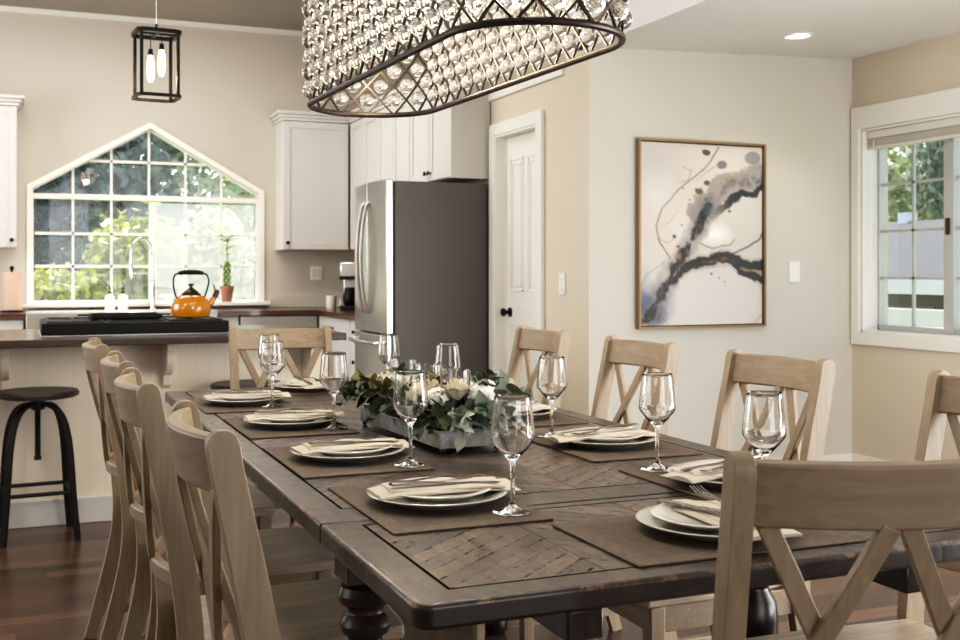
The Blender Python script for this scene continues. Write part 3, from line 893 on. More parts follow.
m_near = table_mat('distressed_table_near_leaf', TX0, TX1, TY0, LY0 + 1, bx0, bx1, TY0 + 0.058, LY0 - 0.035)
m_far = table_mat('distressed_table_far_leaf', TX0, TX1, LY1 - 1, TY1, bx0, bx1, LY1 + 0.035, TY1 - 0.058)
slab(TX0, TX1, LY0 + 0.001, LY1 - 0.001, TZ - 0.034, TZ, 0.02, '').build('tabletop', m_main, tb, bev=0.004, segs=3)
slab(TX0, TX1, TY0, LY0 - 0.001, TZ - 0.034, TZ, 0.025, 'a').build('end_leaf', m_near, tb, bev=0.006, segs=3)
slab(TX0, TX1, LY1 + 0.001, TY1, TZ - 0.034, TZ, 0.025, 'b').build('end_leaf', m_far, tb, bev=0.006, segs=3)
LYA, LYB = 1.925, 3.305
LXA, LXB = 0.572, 1.423
az0, az1 = 0.635, TZ - 0.034
mb = MB()
mb.box(LXA - 0.035, LXA - 0.01, LYA, LYB, az0 + 0.03, az1).box(LXB + 0.01, LXB + 0.035, LYA, LYB, az0 + 0.03, az1)
mb.box(LXA, LXB, LYA - 0.035, LYA - 0.01, az0 + 0.03, az1).box(LXA, LXB, LYB + 0.01, LYB + 0.035, az0 + 0.03, az1)
mb.build('apron', M['darkleg'], tb, bev=0.003)
prof = [(0, 0), (0.03, 0), (0.04, 0.015), (0.044, 0.04), (0.036, 0.075), (0.026, 0.10), (0.030, 0.115), (0.036, 0.125), (0.030, 0.137), (0.029, 0.16), (0.036, 0.26), (0.046, 0.38), (0.051, 0.45), (0.046, 0.49),
        (0.032, 0.512), (0.031, 0.52), (0.043, 0.53), (0.047, 0.545), (0.042, 0.558), (0.034, 0.566), (0.034, 0.575), (0.048, 0.585), (0.052, 0.60), (0.046, 0.614), (0.036, 0.62), (0.036, 0.64), (0, 0.64)]
for x in (LXA, LXB):
    for y in (LYA, LYB):
        MB().lathe(prof, 28, (x, y, 0)).box(x - 0.046, x + 0.046, y - 0.046, y + 0.046, az0 - 0.01, az1).build('leg', M['darkleg'], tb, bev=0.002)
for x in (0.70, 1.285):
    MB().box(x - 0.028, x + 0.028, TY0 + 0.012, LYA - 0.04, 0.682, 0.7255).build('leaf_slide', M['darkleg'], tb, bev=0.004)
    MB().box(x - 0.028, x + 0.028, LYB + 0.04, TY1 - 0.012, 0.682, 0.7255).build('leaf_slide', M['darkleg'], tb, bev=0.004)

# ------------------------------------------------------------------ chairs
def spline(pts, n):
    """Catmull-Rom through (z -> y) style tuples"""
    pts = [Vector(p) for p in pts]
    P = [2 * pts[0] - pts[1]] + pts + [2 * pts[-1] - pts[-2]]
    out = []
    seg = len(pts) - 1
    for i in range(n + 1):
        t = i / n * seg
        k = min(int(t), seg - 1); f = t - k
        p0, p1, p2, p3 = P[k], P[k + 1], P[k + 2], P[k + 3]
        out.append(0.5 * ((2 * p1) + (p2 - p0) * f + (2 * p0 - 5 * p1 + 4 * p2 - p3) * f * f + (3 * p1 - p0 - 3 * p2 + p3) * f ** 3))
    return out
POST = [(-.302, 0), (-.246, .19), (-.208, .38), (-.215, .55), (-.245, .74), (-.276, .89), (-.287, .950)]
_ps = spline([(p[0], p[1], 0) for p in POST], 60)
def post_y(z):
    for a, b in zip(_ps[:-1], _ps[1:]):
        if a.y <= z <= b.y:
            return a.x + (b.x - a.x) * (z - a.y) / max(1e-6, b.y - a.y)
    return _ps[-1].x if z > 0.9 else _ps[0].x
def post_tan(z):
    return Vector((0, post_y(z + 0.01) - post_y(z - 0.01), 0.02)).normalized()
HWD = 0.172
def bow(x):
    return -0.036 * max(0.0, 1 - (x / HWD) ** 2)

def make_chair(label, group):
    t = thing('dining_chair', label, 'chair', group=group)
    cl = spline([(p[0], p[1], 0) for p in POST], 22)
    for sx in (-1, 1):
        x = sx * 0.183
        secs = []
        n = len(cl)
        for i, p in enumerate(cl):
            a, b = cl[max(0, i - 1)], cl[min(n - 1, i + 1)]
            tg = Vector((b.x - a.x, b.y - a.y)).normalized()
            nr = Vector((tg.y, -tg.x))          # forward
            z = p.y
            th = 0.0215 + 0.003 * math.sin(PI * min(1, z / 0.9)) - (0.004 if z < 0.1 else 0)
            secs.append((p.x, p.y, nr, th, 0.0135))
        # rounded top
        px, pz, nr, th, w = secs[-1]
        tg = Vector((-nr.y, nr.x))
        for k in (30, 55, 75, 88):
            s_, c_ = math.sin(R(k)), math.cos(R(k))
            secs.append((px + tg.x * 0.02 * s_, pz + tg.y * 0.02 * s_, nr, th * c_, w * (0.75 + 0.25 * c_)))
        mb = MB()
        mb.section_sweep([[(x - w, y - nr_.x * h, z - nr_.y * h), (x + w, y - nr_.x * h, z - nr_.y * h), (x + w, y + nr_.x * h, z + nr_.y * h), (x - w, y + nr_.x * h, z + nr_.y * h)] for (y, z, nr_, h, w) in secs])
        mb.build('rear_leg', M['oak_z'], t, bev=0.004, smooth=50)
    def rail(name, zc, hh, th, mat, top_round=0.0):
        pts, hws, hbs = [], [], []
        tg = post_tan(zc)
        nr = Vector((0, tg.z, -tg.y))
        for k in range(17):
            x = -HWD + 2 * HWD * k / 16
            h = hh - top_round * (x / HWD) ** 2
            pts.append((x, post_y(zc) + bow(x) * 1.0, zc + (h - hh)))
            hws.append(nr * th); hbs.append(tg * h)
        MB().rect_sweep(pts, hws, hbs).build(name, mat, t, bev=0.004, smooth=40)
    rail('top_rail', 0.920, 0.040, 0.0105, M['oak_x'])
    rail('lower_rail', 0.585, 0.018, 0.010, M['oak_x'])
    zt, zb = 0.884, 0.60
    for (xa, xb, dy) in ((-0.150, -0.013, 0.003), (-0.013, -0.150, -0.006), (0.013, 0.150, 0.003), (0.150, 0.013, -0.006)):
        pts, hws, hbs = [], [], []
        for k in range(11):
            f = k / 10
            x = xa + (xb - xa) * f; z = zt + (zb - zt) * f
            pts.append(Vector((x, post_y(z) + bow(x) + dy, z)))
        for k, p in enumerate(pts):
            d = (pts[min(10, k + 1)] - pts[max(0, k - 1)]).normalized()
            tg = post_tan(p.z)
            nr = Vector((0, tg.z, -tg.y))
            hws.append(d.cross(nr).normalized() * 0.0125); hbs.append(nr * 0.0065)
        MB().rect_sweep(pts, hws, hbs).build('cross_bar', M['oak_z'], t, bev=0.002, smooth=40)
    # seat: saddled board
    nx_, ny_ = 14, 12
    top = []
    for j in range(ny_ + 1):
        f = j / ny_
        y = -0.195 + 0.425 * f
        w = 0.172 + 0.028 * min(1, f * 1.6)
        row = []
        for i in range(nx_ + 1):
            s_ = -1 + 2 * i / nx_
            dip = -0.006 * (1 - s_ * s_) * math.sin(PI * min(1, 0.15 + f * 0.85))
            xx, yy = s_ * w, y
            if f > 0.85:
                yy = y - 0.012 * (abs(s_) ** 3)
            row.append((xx, yy, 0.455 + dip))
        top.append(row)
    mb = MB()
    T = [[mb.bm.verts.new(p) for p in row] for row in top]
    Bt = [[mb.bm.verts.new((p[0], p[1], 0.428)) for p in row] for row in top]
    for j in range(ny_):
        for i in range(nx_):
            mb.bm.faces.new((T[j][i], T[j][i + 1], T[j + 1][i + 1], T[j + 1][i]))
            mb.bm.faces.new((Bt[j + 1][i], Bt[j + 1][i + 1], Bt[j][i + 1], Bt[j][i]))
    for j in range(ny_):
        mb.bm.faces.new((T[j + 1][0], Bt[j + 1][0], Bt[j][0], T[j][0]))
        mb.bm.faces.new((T[j][nx_], Bt[j][nx_], Bt[j + 1][nx_], T[j + 1][nx_]))
    for i in range(nx_):
        mb.bm.faces.new((T[0][i], Bt[0][i], Bt[0][i + 1], T[0][i + 1]))
        mb.bm.faces.new((T[ny_][i + 1], Bt[ny_][i + 1], Bt[ny_][i], T[ny_][i]))
    mb.build('seat', M['seat'], t, bev=0.005, smooth=30)
    mb = MB()
    mb.box(-0.175, 0.175, 0.185, 0.203, 0.368, 0.428).box(-0.172, 0.172, -0.190, -0.172, 0.368, 0.428)
    mb.box(-0.190, -0.172, -0.19, 0.2, 0.368, 0.428).box(0.172, 0.190, -0.19, 0.2, 0.368, 0.428)
    mb.build('seat_frame', M['oak_x'], t, bev=0.002)
    for sx in (-1, 1):
        x = sx * 0.177
        mb = MB()
        mb.rect_sweep([(x, 0.19, 0.428), (x, 0.19, 0.36), (x, 0.19, 0)], [(0.019, 0, 0), (0.019, 0, 0), (0.0145, 0, 0)], [(0, 0.019, 0), (0, 0.019, 0), (0, 0.0145, 0)])
        mb.build('front_leg', M['oak_z'], t, bev=0.003)
    for sx in (-1, 1):
        x = sx * 0.178
        MB().rect_sweep([(x * 1.0, post_y(0.19) + 0.01, 0.19), (x * 0.96, 0.19, 0.19)], [(0.008, 0, 0)] * 2, [(0, 0, 0.013)] * 2).build('stretcher', M['oak_y'], t, bev=0.002)
    MB().box(-0.18, 0.18, -0.03, -0.012, 0.178, 0.202).build('stretcher', M['oak_x'], t, bev=0.002)
    return t

LXC, RXC = 0.503, 1.502
g = 'cross-back dining chairs around the table'
chair = make_chair('oak cross-back chair at the near head of the table, its back to the camera', g)
chair.location = (1.035, 1.297, 0)
chair.rotation_euler = (0, 0, R(-17))
ordl = ('nearest the camera', 'second from the near end', 'third from the near end', 'closest to the island')
for k, y in enumerate((1.668, 2.345, 2.90, 3.58)):
    lab = 'oak cross-back chair on the left side of the table, ' + ordl[k]
    dup(chair, (LXC + (0.027, 0.0, 0.007, -0.006)[k], y, 0), -PI / 2, lab)
ordr = ('below the alcove window, cut off by the frame', 'under the wall switch, second from the near end', 'under the framed painting', 'beside the pantry door')
for k, y in enumerate((1.615, 2.32, 3.0, 3.71)):
    dup(chair, (RXC + (0.02 if k == 0 else 0), y, 0), PI / 2, 'oak cross-back chair on the right side, ' + ordr[k])
dup(chair, (0.918, 3.95, 0), PI, 'oak cross-back chair at the far head of the table, facing the camera')

# ------------------------------------------------------------------ place settings
SET = [  # name, plate centre, rz (0 = sitter looks +Y)
    ('at the left place nearest the camera', (0.693, 1.875), -PI / 2),
    ('at the second left place from the camera', (0.672, 2.40), -PI / 2),
    ('at the third left place from the camera', (0.672, 2.97), -PI / 2),
    ('at the left place closest to the island', (0.645, 3.52), -PI / 2),
    ('at the right place behind the near chair', (1.300, 1.83), PI / 2),
    ('at the right place facing the tray end', (1.300, 2.345), PI / 2),
    ('at the right place behind the flowers', (1.300, 2.90), PI / 2),
    ('at the right place closest to the pantry', (1.300, 3.45), PI / 2),
    ('at the near head place', (1.03, 1.495), 0.0),
    ('at the far head place', (0.925, 3.84), PI),
]
mat0 = plate0 = salad0 = napkin0 = fork0 = knife0 = None
def mk_mat():
    mb = MB()
    mb.box(-0.205, 0.205, -0.142, 0.142, 0.0005, 0.0035)
    o = mb.build('placemat', M['placemat'], None, bev=0.001)
    return tag(o, None, 'placemat', 'woven placemats on the table')
def plate_prof(r, h, t=0.004):
    f = r * 0.62
    return [(0, 0.004), (f - 0.006, 0.004), (f - 0.004, 0.0), (f, 0.0), (f + 0.004, 0.004), (r * 0.80, h * 0.42), (r - 0.002, h - t * 0.8), (r, h - t * 0.3), (r - 0.003, h), (r * 0.79, h * 0.46 + t), (f, 0.004 + t), (0, 0.003 + t)]
def mk_plate(name, r, h, cat, grp, mat):
    o = MB().lathe(plate_prof(r, h), 56).build(name, mat, None, smooth=50)
    return tag(o, None, cat, grp)
def napkin_z(x, y):
    rr = math.hypot(x, y)
    return 0.0 if rr < 0.085 else -0.10 * (rr - 0.085) if rr < 0.14 else -0.0055
def mk_napkin():
    """folded cloth in three stacked flaps, ends slightly ruffled"""
    rg = random.Random(5)
    mb = MB()
    for lay, (w0, w1, y0, y1, z, tilt) in enumerate(((-0.052, 0.046, -0.120, 0.146, 0.0, 0.05), (-0.042, 0.038, -0.095, 0.118, 0.004, -0.04))):
        nu, nv = 10, 22
        rows_t, rows_b = [], []
        for j in range(nv + 1):
            fy = j / nv
            rt, rb = [], []
            for i in range(nu + 1):
                fx = i / nu
                x = w0 + (w1 - w0) * fx; y = y0 + (y1 - y0) * fy
                x, y = x * math.cos(tilt) - y * math.sin(tilt), x * math.sin(tilt) + y * math.cos(tilt)
                wv = 0.0014 * math.sin(fx * 7 + lay * 2 + fy * 4) + 0.001 * math.sin(fy * 9 + lay)
                e = 1.0 if 0 < i < nu else 0.25
                zz = z + napkin_z(x, y) + wv * (0.4 + max(0, fy - 0.5)) + (0.004 * max(0, fy - 0.75) * 4 * math.sin(fx * 6 + lay))
                rt.append(mb.bm.verts.new((x, y, zz + 0.0038 * e + 0.0026)))
                rb.append(mb.bm.verts.new((x, y, max(z, 0.0004) + napkin_z(x, y) * 0.9 + 0.0002 + (0.0016 if lay else 0.0))))
            rows_t.append(rt); rows_b.append(rb)
        for j in range(nv):
            for i in range(nu):
                mb.bm.faces.new((rows_t[j][i], rows_t[j][i + 1], rows_t[j + 1][i + 1], rows_t[j + 1][i]))
                mb.bm.faces.new((rows_b[j + 1][i], rows_b[j + 1][i + 1], rows_b[j][i + 1], rows_b[j][i]))
            mb.bm.faces.new((rows_t[j + 1][0], rows_b[j + 1][0], rows_b[j][0], rows_t[j][0]))
            mb.bm.faces.new((rows_t[j][nu], rows_b[j][nu], rows_b[j + 1][nu], rows_t[j + 1][nu]))
        for i in range(nu):
            mb.bm.faces.new((rows_t[0][i], rows_b[0][i], rows_b[0][i + 1], rows_t[0][i + 1]))
            mb.bm.faces.new((rows_t[nv][i + 1], rows_b[nv][i + 1], rows_b[nv][i], rows_t[nv][i]))
    o = mb.build('napkin', M['napkin'], None, smooth=60)
    return tag(o, None, 'napkin', 'folded cream napkins on the plates')
def mk_fork():
    mb = MB()
    ys = [-0.095, -0.09, -0.06, 0.0, 0.02, 0.032, 0.042, 0.05]
    ws = [0.002, 0.0055, 0.0062, 0.0028, 0.0028, 0.007, 0.0105, 0.0115]
    zs_ = [0.004, 0.004, 0.003, 0.0085, 0.0075, 0.0055, 0.004, 0.004]
    mb.rect_sweep([(0, y, z) for y, z in zip(ys, zs_)], [(w, 0, 0) for w in ws], [(0, 0, 0.0011)] * 8)
    for k in range(4):
        x = -0.0096 + 0.0064 * k
        mb.rect_sweep([(x, 0.048, 0.004), (x, 0.07, 0.004), (x, 0.088, 0.0065), (x, 0.096, 0.0085)], [(0.0017, 0, 0), (0.0016, 0, 0), (0.0014, 0, 0), (0.0006, 0, 0)], [(0, 0, 0.001)] * 4)
    o = mb.build('fork', M['silver'], None, bev=0.0004, smooth=50)
    return tag(o, None, 'fork', 'forks laid on the napkins')
def mk_knife():
    mb = MB()
    ys = [-0.105, -0.10, -0.05, 0.0, 0.006, 0.06, 0.09, 0.105, 0.111]
    xa = [0.0, 0.006, 0.0062, 0.0045, 0.004, 0.009, 0.009, 0.0055, 0.001]
    hz = [0.0014, 0.0028, 0.003, 0.0022, 0.001, 0.0008, 0.0008, 0.0007, 0.0005]
    mb.rect_sweep([(0, y, 0.0032) for y in ys], [(max(a, 0.0012), 0, 0) for a in xa], [(0, 0, h) for h in hz])
    o = mb.build('knife', M['silver'], None, bev=0.0004, smooth=50)
    return tag(o, None, 'knife', 'knives laid on the napkins')
protos = dict(mat=mk_mat(), plate=mk_plate('dinner_plate', 0.127, 0.020, 'plate', 'dinner plates on the placemats', M['porcelain_grey']),
              salad=mk_plate('salad_plate', 0.098, 0.016, 'plate', 'salad plates on the dinner plates', M['porcelain']), napkin=mk_napkin(), fork=mk_fork(), knife=mk_knife())
words_ = dict(mat='brown woven placemat ', plate='grey white dinner plate ', salad='white salad plate stacked ', napkin='cream folded napkin ',
              fork='silver fork on the napkin ', knife='silver knife on the napkin ')
rg = random.Random(3)
for k, (nm, (x, y), rz) in enumerate(SET):
    c_, s_ = math.cos(rz), math.sin(rz)
    def at(dx, dy):
        return (x + dx * c_ - dy * s_, y + dx * s_ + dy * c_)
    jit = rg.uniform(-0.12, 0.12)
    nr = -0.10 if k == 8 else jit
    for key in ('mat', 'plate', 'salad', 'napkin', 'fork', 'knife'):
        o = protos[key] if k == 0 else protos[key].copy()
        if k:
            COL.objects.link(o)
        o['label'] = words_[key] + nm
        if key == 'mat':
            p = at(-0.02 if k == 8 else 0, 0.0); o.location = (p[0] - (0.008 if k < 4 else 0), p[1], TZ); o.rotation_euler = (0, 0, rz)
        elif key == 'plate':
            o.location = (x, y, TZ + 0.0037)
        elif key == 'salad':
            o.location = (x + rg.uniform(-.004, .004), y + rg.uniform(-.004, .004), TZ + 0.0037 + 0.0115)
        elif key == 'napkin':
            p = at(0.012, -0.03) if k == 8 else at(0.0, 0.0); o.location = (p[0], p[1], TZ + 0.0037 + 0.0115 + 0.0105); o.rotation_euler = (0, 0, rz + nr)
        else:
            off = -0.020 if key == 'fork' else 0.016
            if k == 8: off = 0.024 if key == 'fork' else -0.022
            q = nr + (0.22 if key == 'fork' else 0.05) if k != 8 else (-0.12 if key == 'fork' else 0.12)
            p = at(off * math.cos(nr), off * math.sin(nr) + (0.02 if k == 8 and key == 'fork' else 0.008))
            o.location = (p[0], p[1], TZ + 0.0037 + 0.0115 + 0.0105 + 0.0105)
            o.rotation_euler = (R(5) if k == 8 and key == 'fork' else R(-3), 0, rz + q)

# ------------------------------------------------------------------ wine glasses
def glass_prof():
    outer = [(0, 0.0), (0.0335, 0.0), (0.0355, 0.0012), (0.034, 0.0024), (0.018, 0.0052), (0.008, 0.010), (0.0042, 0.020), (0.0036, 0.05), (0.0040, 0.078), (0.0062, 0.088),
             (0.0125, 0.095), (0.0240, 0.1075), (0.0340, 0.1195), (0.0378, 0.125), (0.0390, 0.130), (0.0384, 0.138), (0.0360, 0.163), (0.0325, 0.195), (0.0317, 0.2015)]
    inner = [(0.0311, 0.2022), (0.0306, 0.2015), (0.0314, 0.195), (0.0349, 0.163), (0.0372, 0.138), (0.0377, 0.131), (0.0364, 0.1265), (0.0326, 0.1212), (0.0226, 0.1095), (0.0108, 0.0990), (0.004, 0.0965), (0, 0.0960)]
    return outer + inner
wg = MB().lathe(glass_prof(), 48).build('wine_glass', M['glass'], None, smooth=60)
tag(wg, None, 'glass', 'stemmed wine glasses on the table')
WG = [((0.781, 1.738), 'at the left place nearest the camera'), ((0.768, 2.245), 'beside the near left end of the flower tray'), ((0.759, 2.845), 'beside the far left end of the flower tray'),
      ((0.708, 3.385), 'at the left place closest to the island'), ((0.78, 3.78), 'at the far head place, behind another glass'), ((1.214, 1.612), 'partly hidden behind the near head chair'),
      ((1.233, 2.0), "at the right place below the painting"), ((1.232, 2.50), 'on the right between tray and pantry chair'), ((1.167, 3.07), 'behind the flower tray on the right side'), ((1.159, 3.62), 'at the farthest right side place before the refrigerator')]
for k, ((x, y), nm) in enumerate(WG):
    o = wg if k == 0 else wg.copy()
    if k: COL.objects.link(o)
    o.location = (x, y, TZ + 0.0042)
    o['label'] = 'clear stemmed wine glass ' + nm

# ------------------------------------------------------------------ centrepiece
TRX, TRY = 0.950, 2.655
TRW, TRL = 0.08, 0.275
tr = thing('centrepiece_tray', 'long galvanised metal tray on small feet holding flowers', 'tray', (TRX, TRY, TZ), R(3.2))
mb = MB()
z0, z1 = 0.012, 0.05
mb.box(-TRW, TRW, -TRL, TRL, z0, z0 + 0.003)
mb.box(-TRW, -TRW + 0.003, -TRL, TRL, z0 + .003, z1).box(TRW - 0.003, TRW, -TRL, TRL, z0 + .003, z1)
mb.box(-TRW + .003, TRW - .003, -TRL, -TRL + 0.003, z0 + .003, z1).box(-TRW + .003, TRW - .003, TRL - 0.003, TRL, z0 + .003, z1)
mb.build('tray_body', M['galv'], tr)
MB().tube([(-TRW, -TRL, z1), (TRW, -TRL, z1), (TRW, TRL, z1), (-TRW, TRL, z1)], 0.003, 8, True).build('rolled_rim', M['galv'], tr)
for sx in (-1, 1):
    for sy in (-1, 1):
        MB().lathe([(0, 0.0005), (0.005, 0.001), (0.007, 0.006), (0.005, 0.0125), (0, 0.0125)], 12, (sx * (TRW - 0.01), sy * (TRL - 0.01), 0)).build('foot', M['iron'], tr)
def trot(x, y):
    a = R(3.2); dx, dy = x - TRX, y - TRY
    return TRX + dx * math.cos(a) - dy * math.sin(a), TRY + dx * math.sin(a) + dy * math.cos(a)
moss = MB().box(-TRW + 0.006, TRW - 0.006, -TRL + 0.006, TRL - 0.006, 0.016, 0.046).build('moss_filling', M['soil'], None, bev=0.008)
moss.location = (TRX, TRY, TZ); moss.rotation_euler = (0, 0, R(3.2))
tag(moss, 'dark moss filling the metal tray under the flowers', 'moss', None, 'stuff')

# glass cylinders
for k, (y, h) in enumerate(((2.50, 0.135), (2.67, 0.135), (2.845, 0.135))):
    mb = MB().lathe([(0, 0), (0.036, 0), (0.037, 0.002), (0.037, h), (0.0345, h), (0.0345, 0.006), (0, 0.006)], 40)
    o = mb.build('glass_cylinder', M['glass'], None, smooth=60)
    o.location = trot(TRX + 0.012, y) + (TZ + 0.047,)
    tag(o, 'clear glass cylinder holder among the flowers, ' + ('nearest the camera', 'in the middle of the tray', 'at the far end of the tray')[k], 'candle holder', 'glass cylinders in the tray')

def add_leaf(mb, base, d, nrm, ln, wd, curl=0.2, ns=5):
    """pointed oval leaf with a folded midrib"""
    d = d.normalized()
    side = d.cross(nrm).normalized()
    up = side.cross(d).normalized()
    rows = []
    for i in range(ns + 1):
        f = i / ns
        w = wd * math.sin(PI * (0.06 + 0.94 * f) ** 0.8) * 0.5
        p = base + d * (ln * f) + up * (-curl * ln * f * f)
        if i in (0, ns):
            rows.append([mb.bm.verts.new(p)])
        else:
            rows.append([mb.bm.verts.new(p - side * w + up * w * 0.25), mb.bm.verts.new(p), mb.bm.verts.new(p + side * w + up * w * 0.25)])
    for a, b in zip(rows[:-1], rows[1:]):
        if len(a) == 1:
            mb.bm.faces.new((a[0], b[1], b[0])); mb.bm.faces.new((a[0], b[2], b[1]))
        elif len(b) == 1:
            mb.bm.faces.new((a[0], a[1], b[0])); mb.bm.faces.new((a[1], a[2], b[0]))
        else:
            mb.bm.faces.new((a[0], a[1], b[1], b[0])); mb.bm.faces.new((a[1], a[2], b[2], b[1]))

def sprig(base, d, ln, mat, leafl, leafw, label, seed, nleaf=17):
    rg = random.Random(seed)
    t = thing('leafy_sprig', label, 'foliage', base, 0, 'leafy sprigs in the centrepiece')
    d = Vector(d).normalized()
    pts = []
    for i in range(9):
        f = i / 8
        pts.append(d * ln * f + Vector((0, 0, 0.045 * math.sin(f * 2.6) - 0.035 * f * f)))
    MB().tube(pts, [0.0018 - 0.0010 * i / 8 for i in range(9)], 5).build('stem', M['stem'], t)
    mb = MB()
    for i in range(nleaf):
        f = 0.08 + 0.92 * i / (nleaf - 1)
        p = d * ln * f + Vector((0, 0, 0.045 * math.sin(f * 2.6) - 0.035 * f * f))
        ang = (i * 2.4 + rg.uniform(-.4, .4))
        perp = d.orthogonal().normalized()
        pv = Matrix.Rotation(ang, 3, d) @ perp
        ld = (pv + d * 0.6 + Vector((0, 0, 0.25))).normalized()
        s = (1.1 - 0.45 * f) * rg.uniform(0.8, 1.2)
        add_leaf(mb, p, ld, Vector((rg.uniform(-.5, .5), rg.uniform(-.5, .5), 1)), leafl * s * 0.88, leafw * s * 1.12, rg.uniform(0.05, 0.35))
    mb.build('leaves', mat, t, smooth=80)
    return t
def rose(loc, r, mat, label, seed):
    rg = random.Random(seed)
    mb = MB()
    mb.ico((0, 0, r * 0.15), r * 0.42, 2, (1, 1, 1.2))
    for ring, (n, rr, tilt, h) in enumerate(((3, 0.30, 0.1, 1.05), (4, 0.42, 0.2, 1.0), (5, 0.56, 0.35, 0.9), (6, 0.72, 0.6, 0.7), (7, 0.88, 0.9, 0.5))):
        for k in range(n):
            a = 2 * PI * (k + 0.5 * ring) / n + rg.uniform(-.15, .15)
            secs = []
            for j in range(5):
                f = j / 4
                rad = r * (0.18 + rr * f ** 0.7 * (0.55 + 0.45 * f * tilt + 0.2))
                z = r * (-0.5 + (h + 0.45) * f) - (r * 0.22 * tilt if j == 4 else 0)
                row = []
                for i in range(5):
                    s = -1 + i / 2
                    aa = a + s * (0.62 if ring else 0.9) * math.sin(PI * (0.25 + 0.55 * f))
                    row.append(mb.bm.verts.new((rad * math.cos(aa), rad * math.sin(aa), z - 0.12 * r * s * s * f)))
                secs.append(row)
            for j in range(4):
                for i in range(4):
                    mb.bm.faces.new((secs[j][i], secs[j][i + 1], secs[j + 1][i + 1], secs[j + 1][i]))
    o = mb.build('cream_flower', mat, None, smooth=80)
    o.location = loc
    o.rotation_euler = (rg.uniform(-.6, .2), rg.uniform(-.6, .2), rg.uniform(0, 6))
    return tag(o, label, 'flower', 'cream flowers in the tray')
def cluster(loc, r, mat, label, seed, n=46, pr=0.010):
    rg = random.Random(seed)
    mb = MB()
    mb.ico((0, 0, 0), r * 0.75, 2)
    for k in range(n):
        z = rg.uniform(-0.4, 1); a = rg.uniform(0, 2 * PI)
        s = math.sqrt(1 - z * z)
        nr = Vector((s * math.cos(a), s * math.sin(a), z))
        c0 = nr * r * rg.uniform(0.85, 1.05)
        t1 = nr.orthogonal().normalized()
        for q in range(4):
            dd = Matrix.Rotation(q * PI / 2 + k, 3, nr) @ t1
            add_leaf(mb, c0, (dd + nr * 0.25), nr, pr * 1.3, pr * 1.1, 0.1, 3)
    o = mb.build('hydrangea_head', mat, None, smooth=80)
    o.location = loc
    return tag(o, label, 'flower', 'pale flower clusters in the tray')
fz = TZ + 0.105
FL = [('r', (0.945, 2.455), 0.031, 'petal', 'cream rose in front of the nearest glass cylinder'), ('r', (0.905, 2.52), 0.027, 'petal', 'cream rose over the left tray edge, near end'),
      ('c', (1.005, 2.43), 0.036, 'petal_white', 'white blossom cluster at the near end of the tray'), ('c', (0.905, 2.60), 0.03, 'petal', 'cream blossom cluster on the left tray edge'),
      ('r', (0.91, 2.745), 0.027, 'petal_white', 'white rose between the middle and far glass cylinders'), ('c', (0.925, 2.86), 0.03, 'petal', 'cream blossom cluster near the far end of the tray'),
      ('r', (0.955, 2.585), 0.024, 'petal_white', 'small white rose behind the nearest glass cylinder'), ('c', (1.02, 2.58), 0.03, 'petal_white', 'white blossom cluster on the right tray edge'),
      ('c', (0.965, 2.50), 0.027, 'petal_white', 'small white blossom cluster before the nearest glass cylinder'), ('c', (0.90, 2.47), 0.024, 'petal_white', 'small white blossom cluster over the near left tray edge')]
for k, (ty, (x, y), r, mt, lb) in enumerate(FL):
    x, y = trot(x, y); r *= 1.15
    if ty == 'r':
        rose((x, y, fz + 0.012 + 0.4 * r), r, M[mt], lb, 30 + k)
    else:
        cluster((x, y, fz + 0.3 * r), r, M[mt], lb, 60 + k)
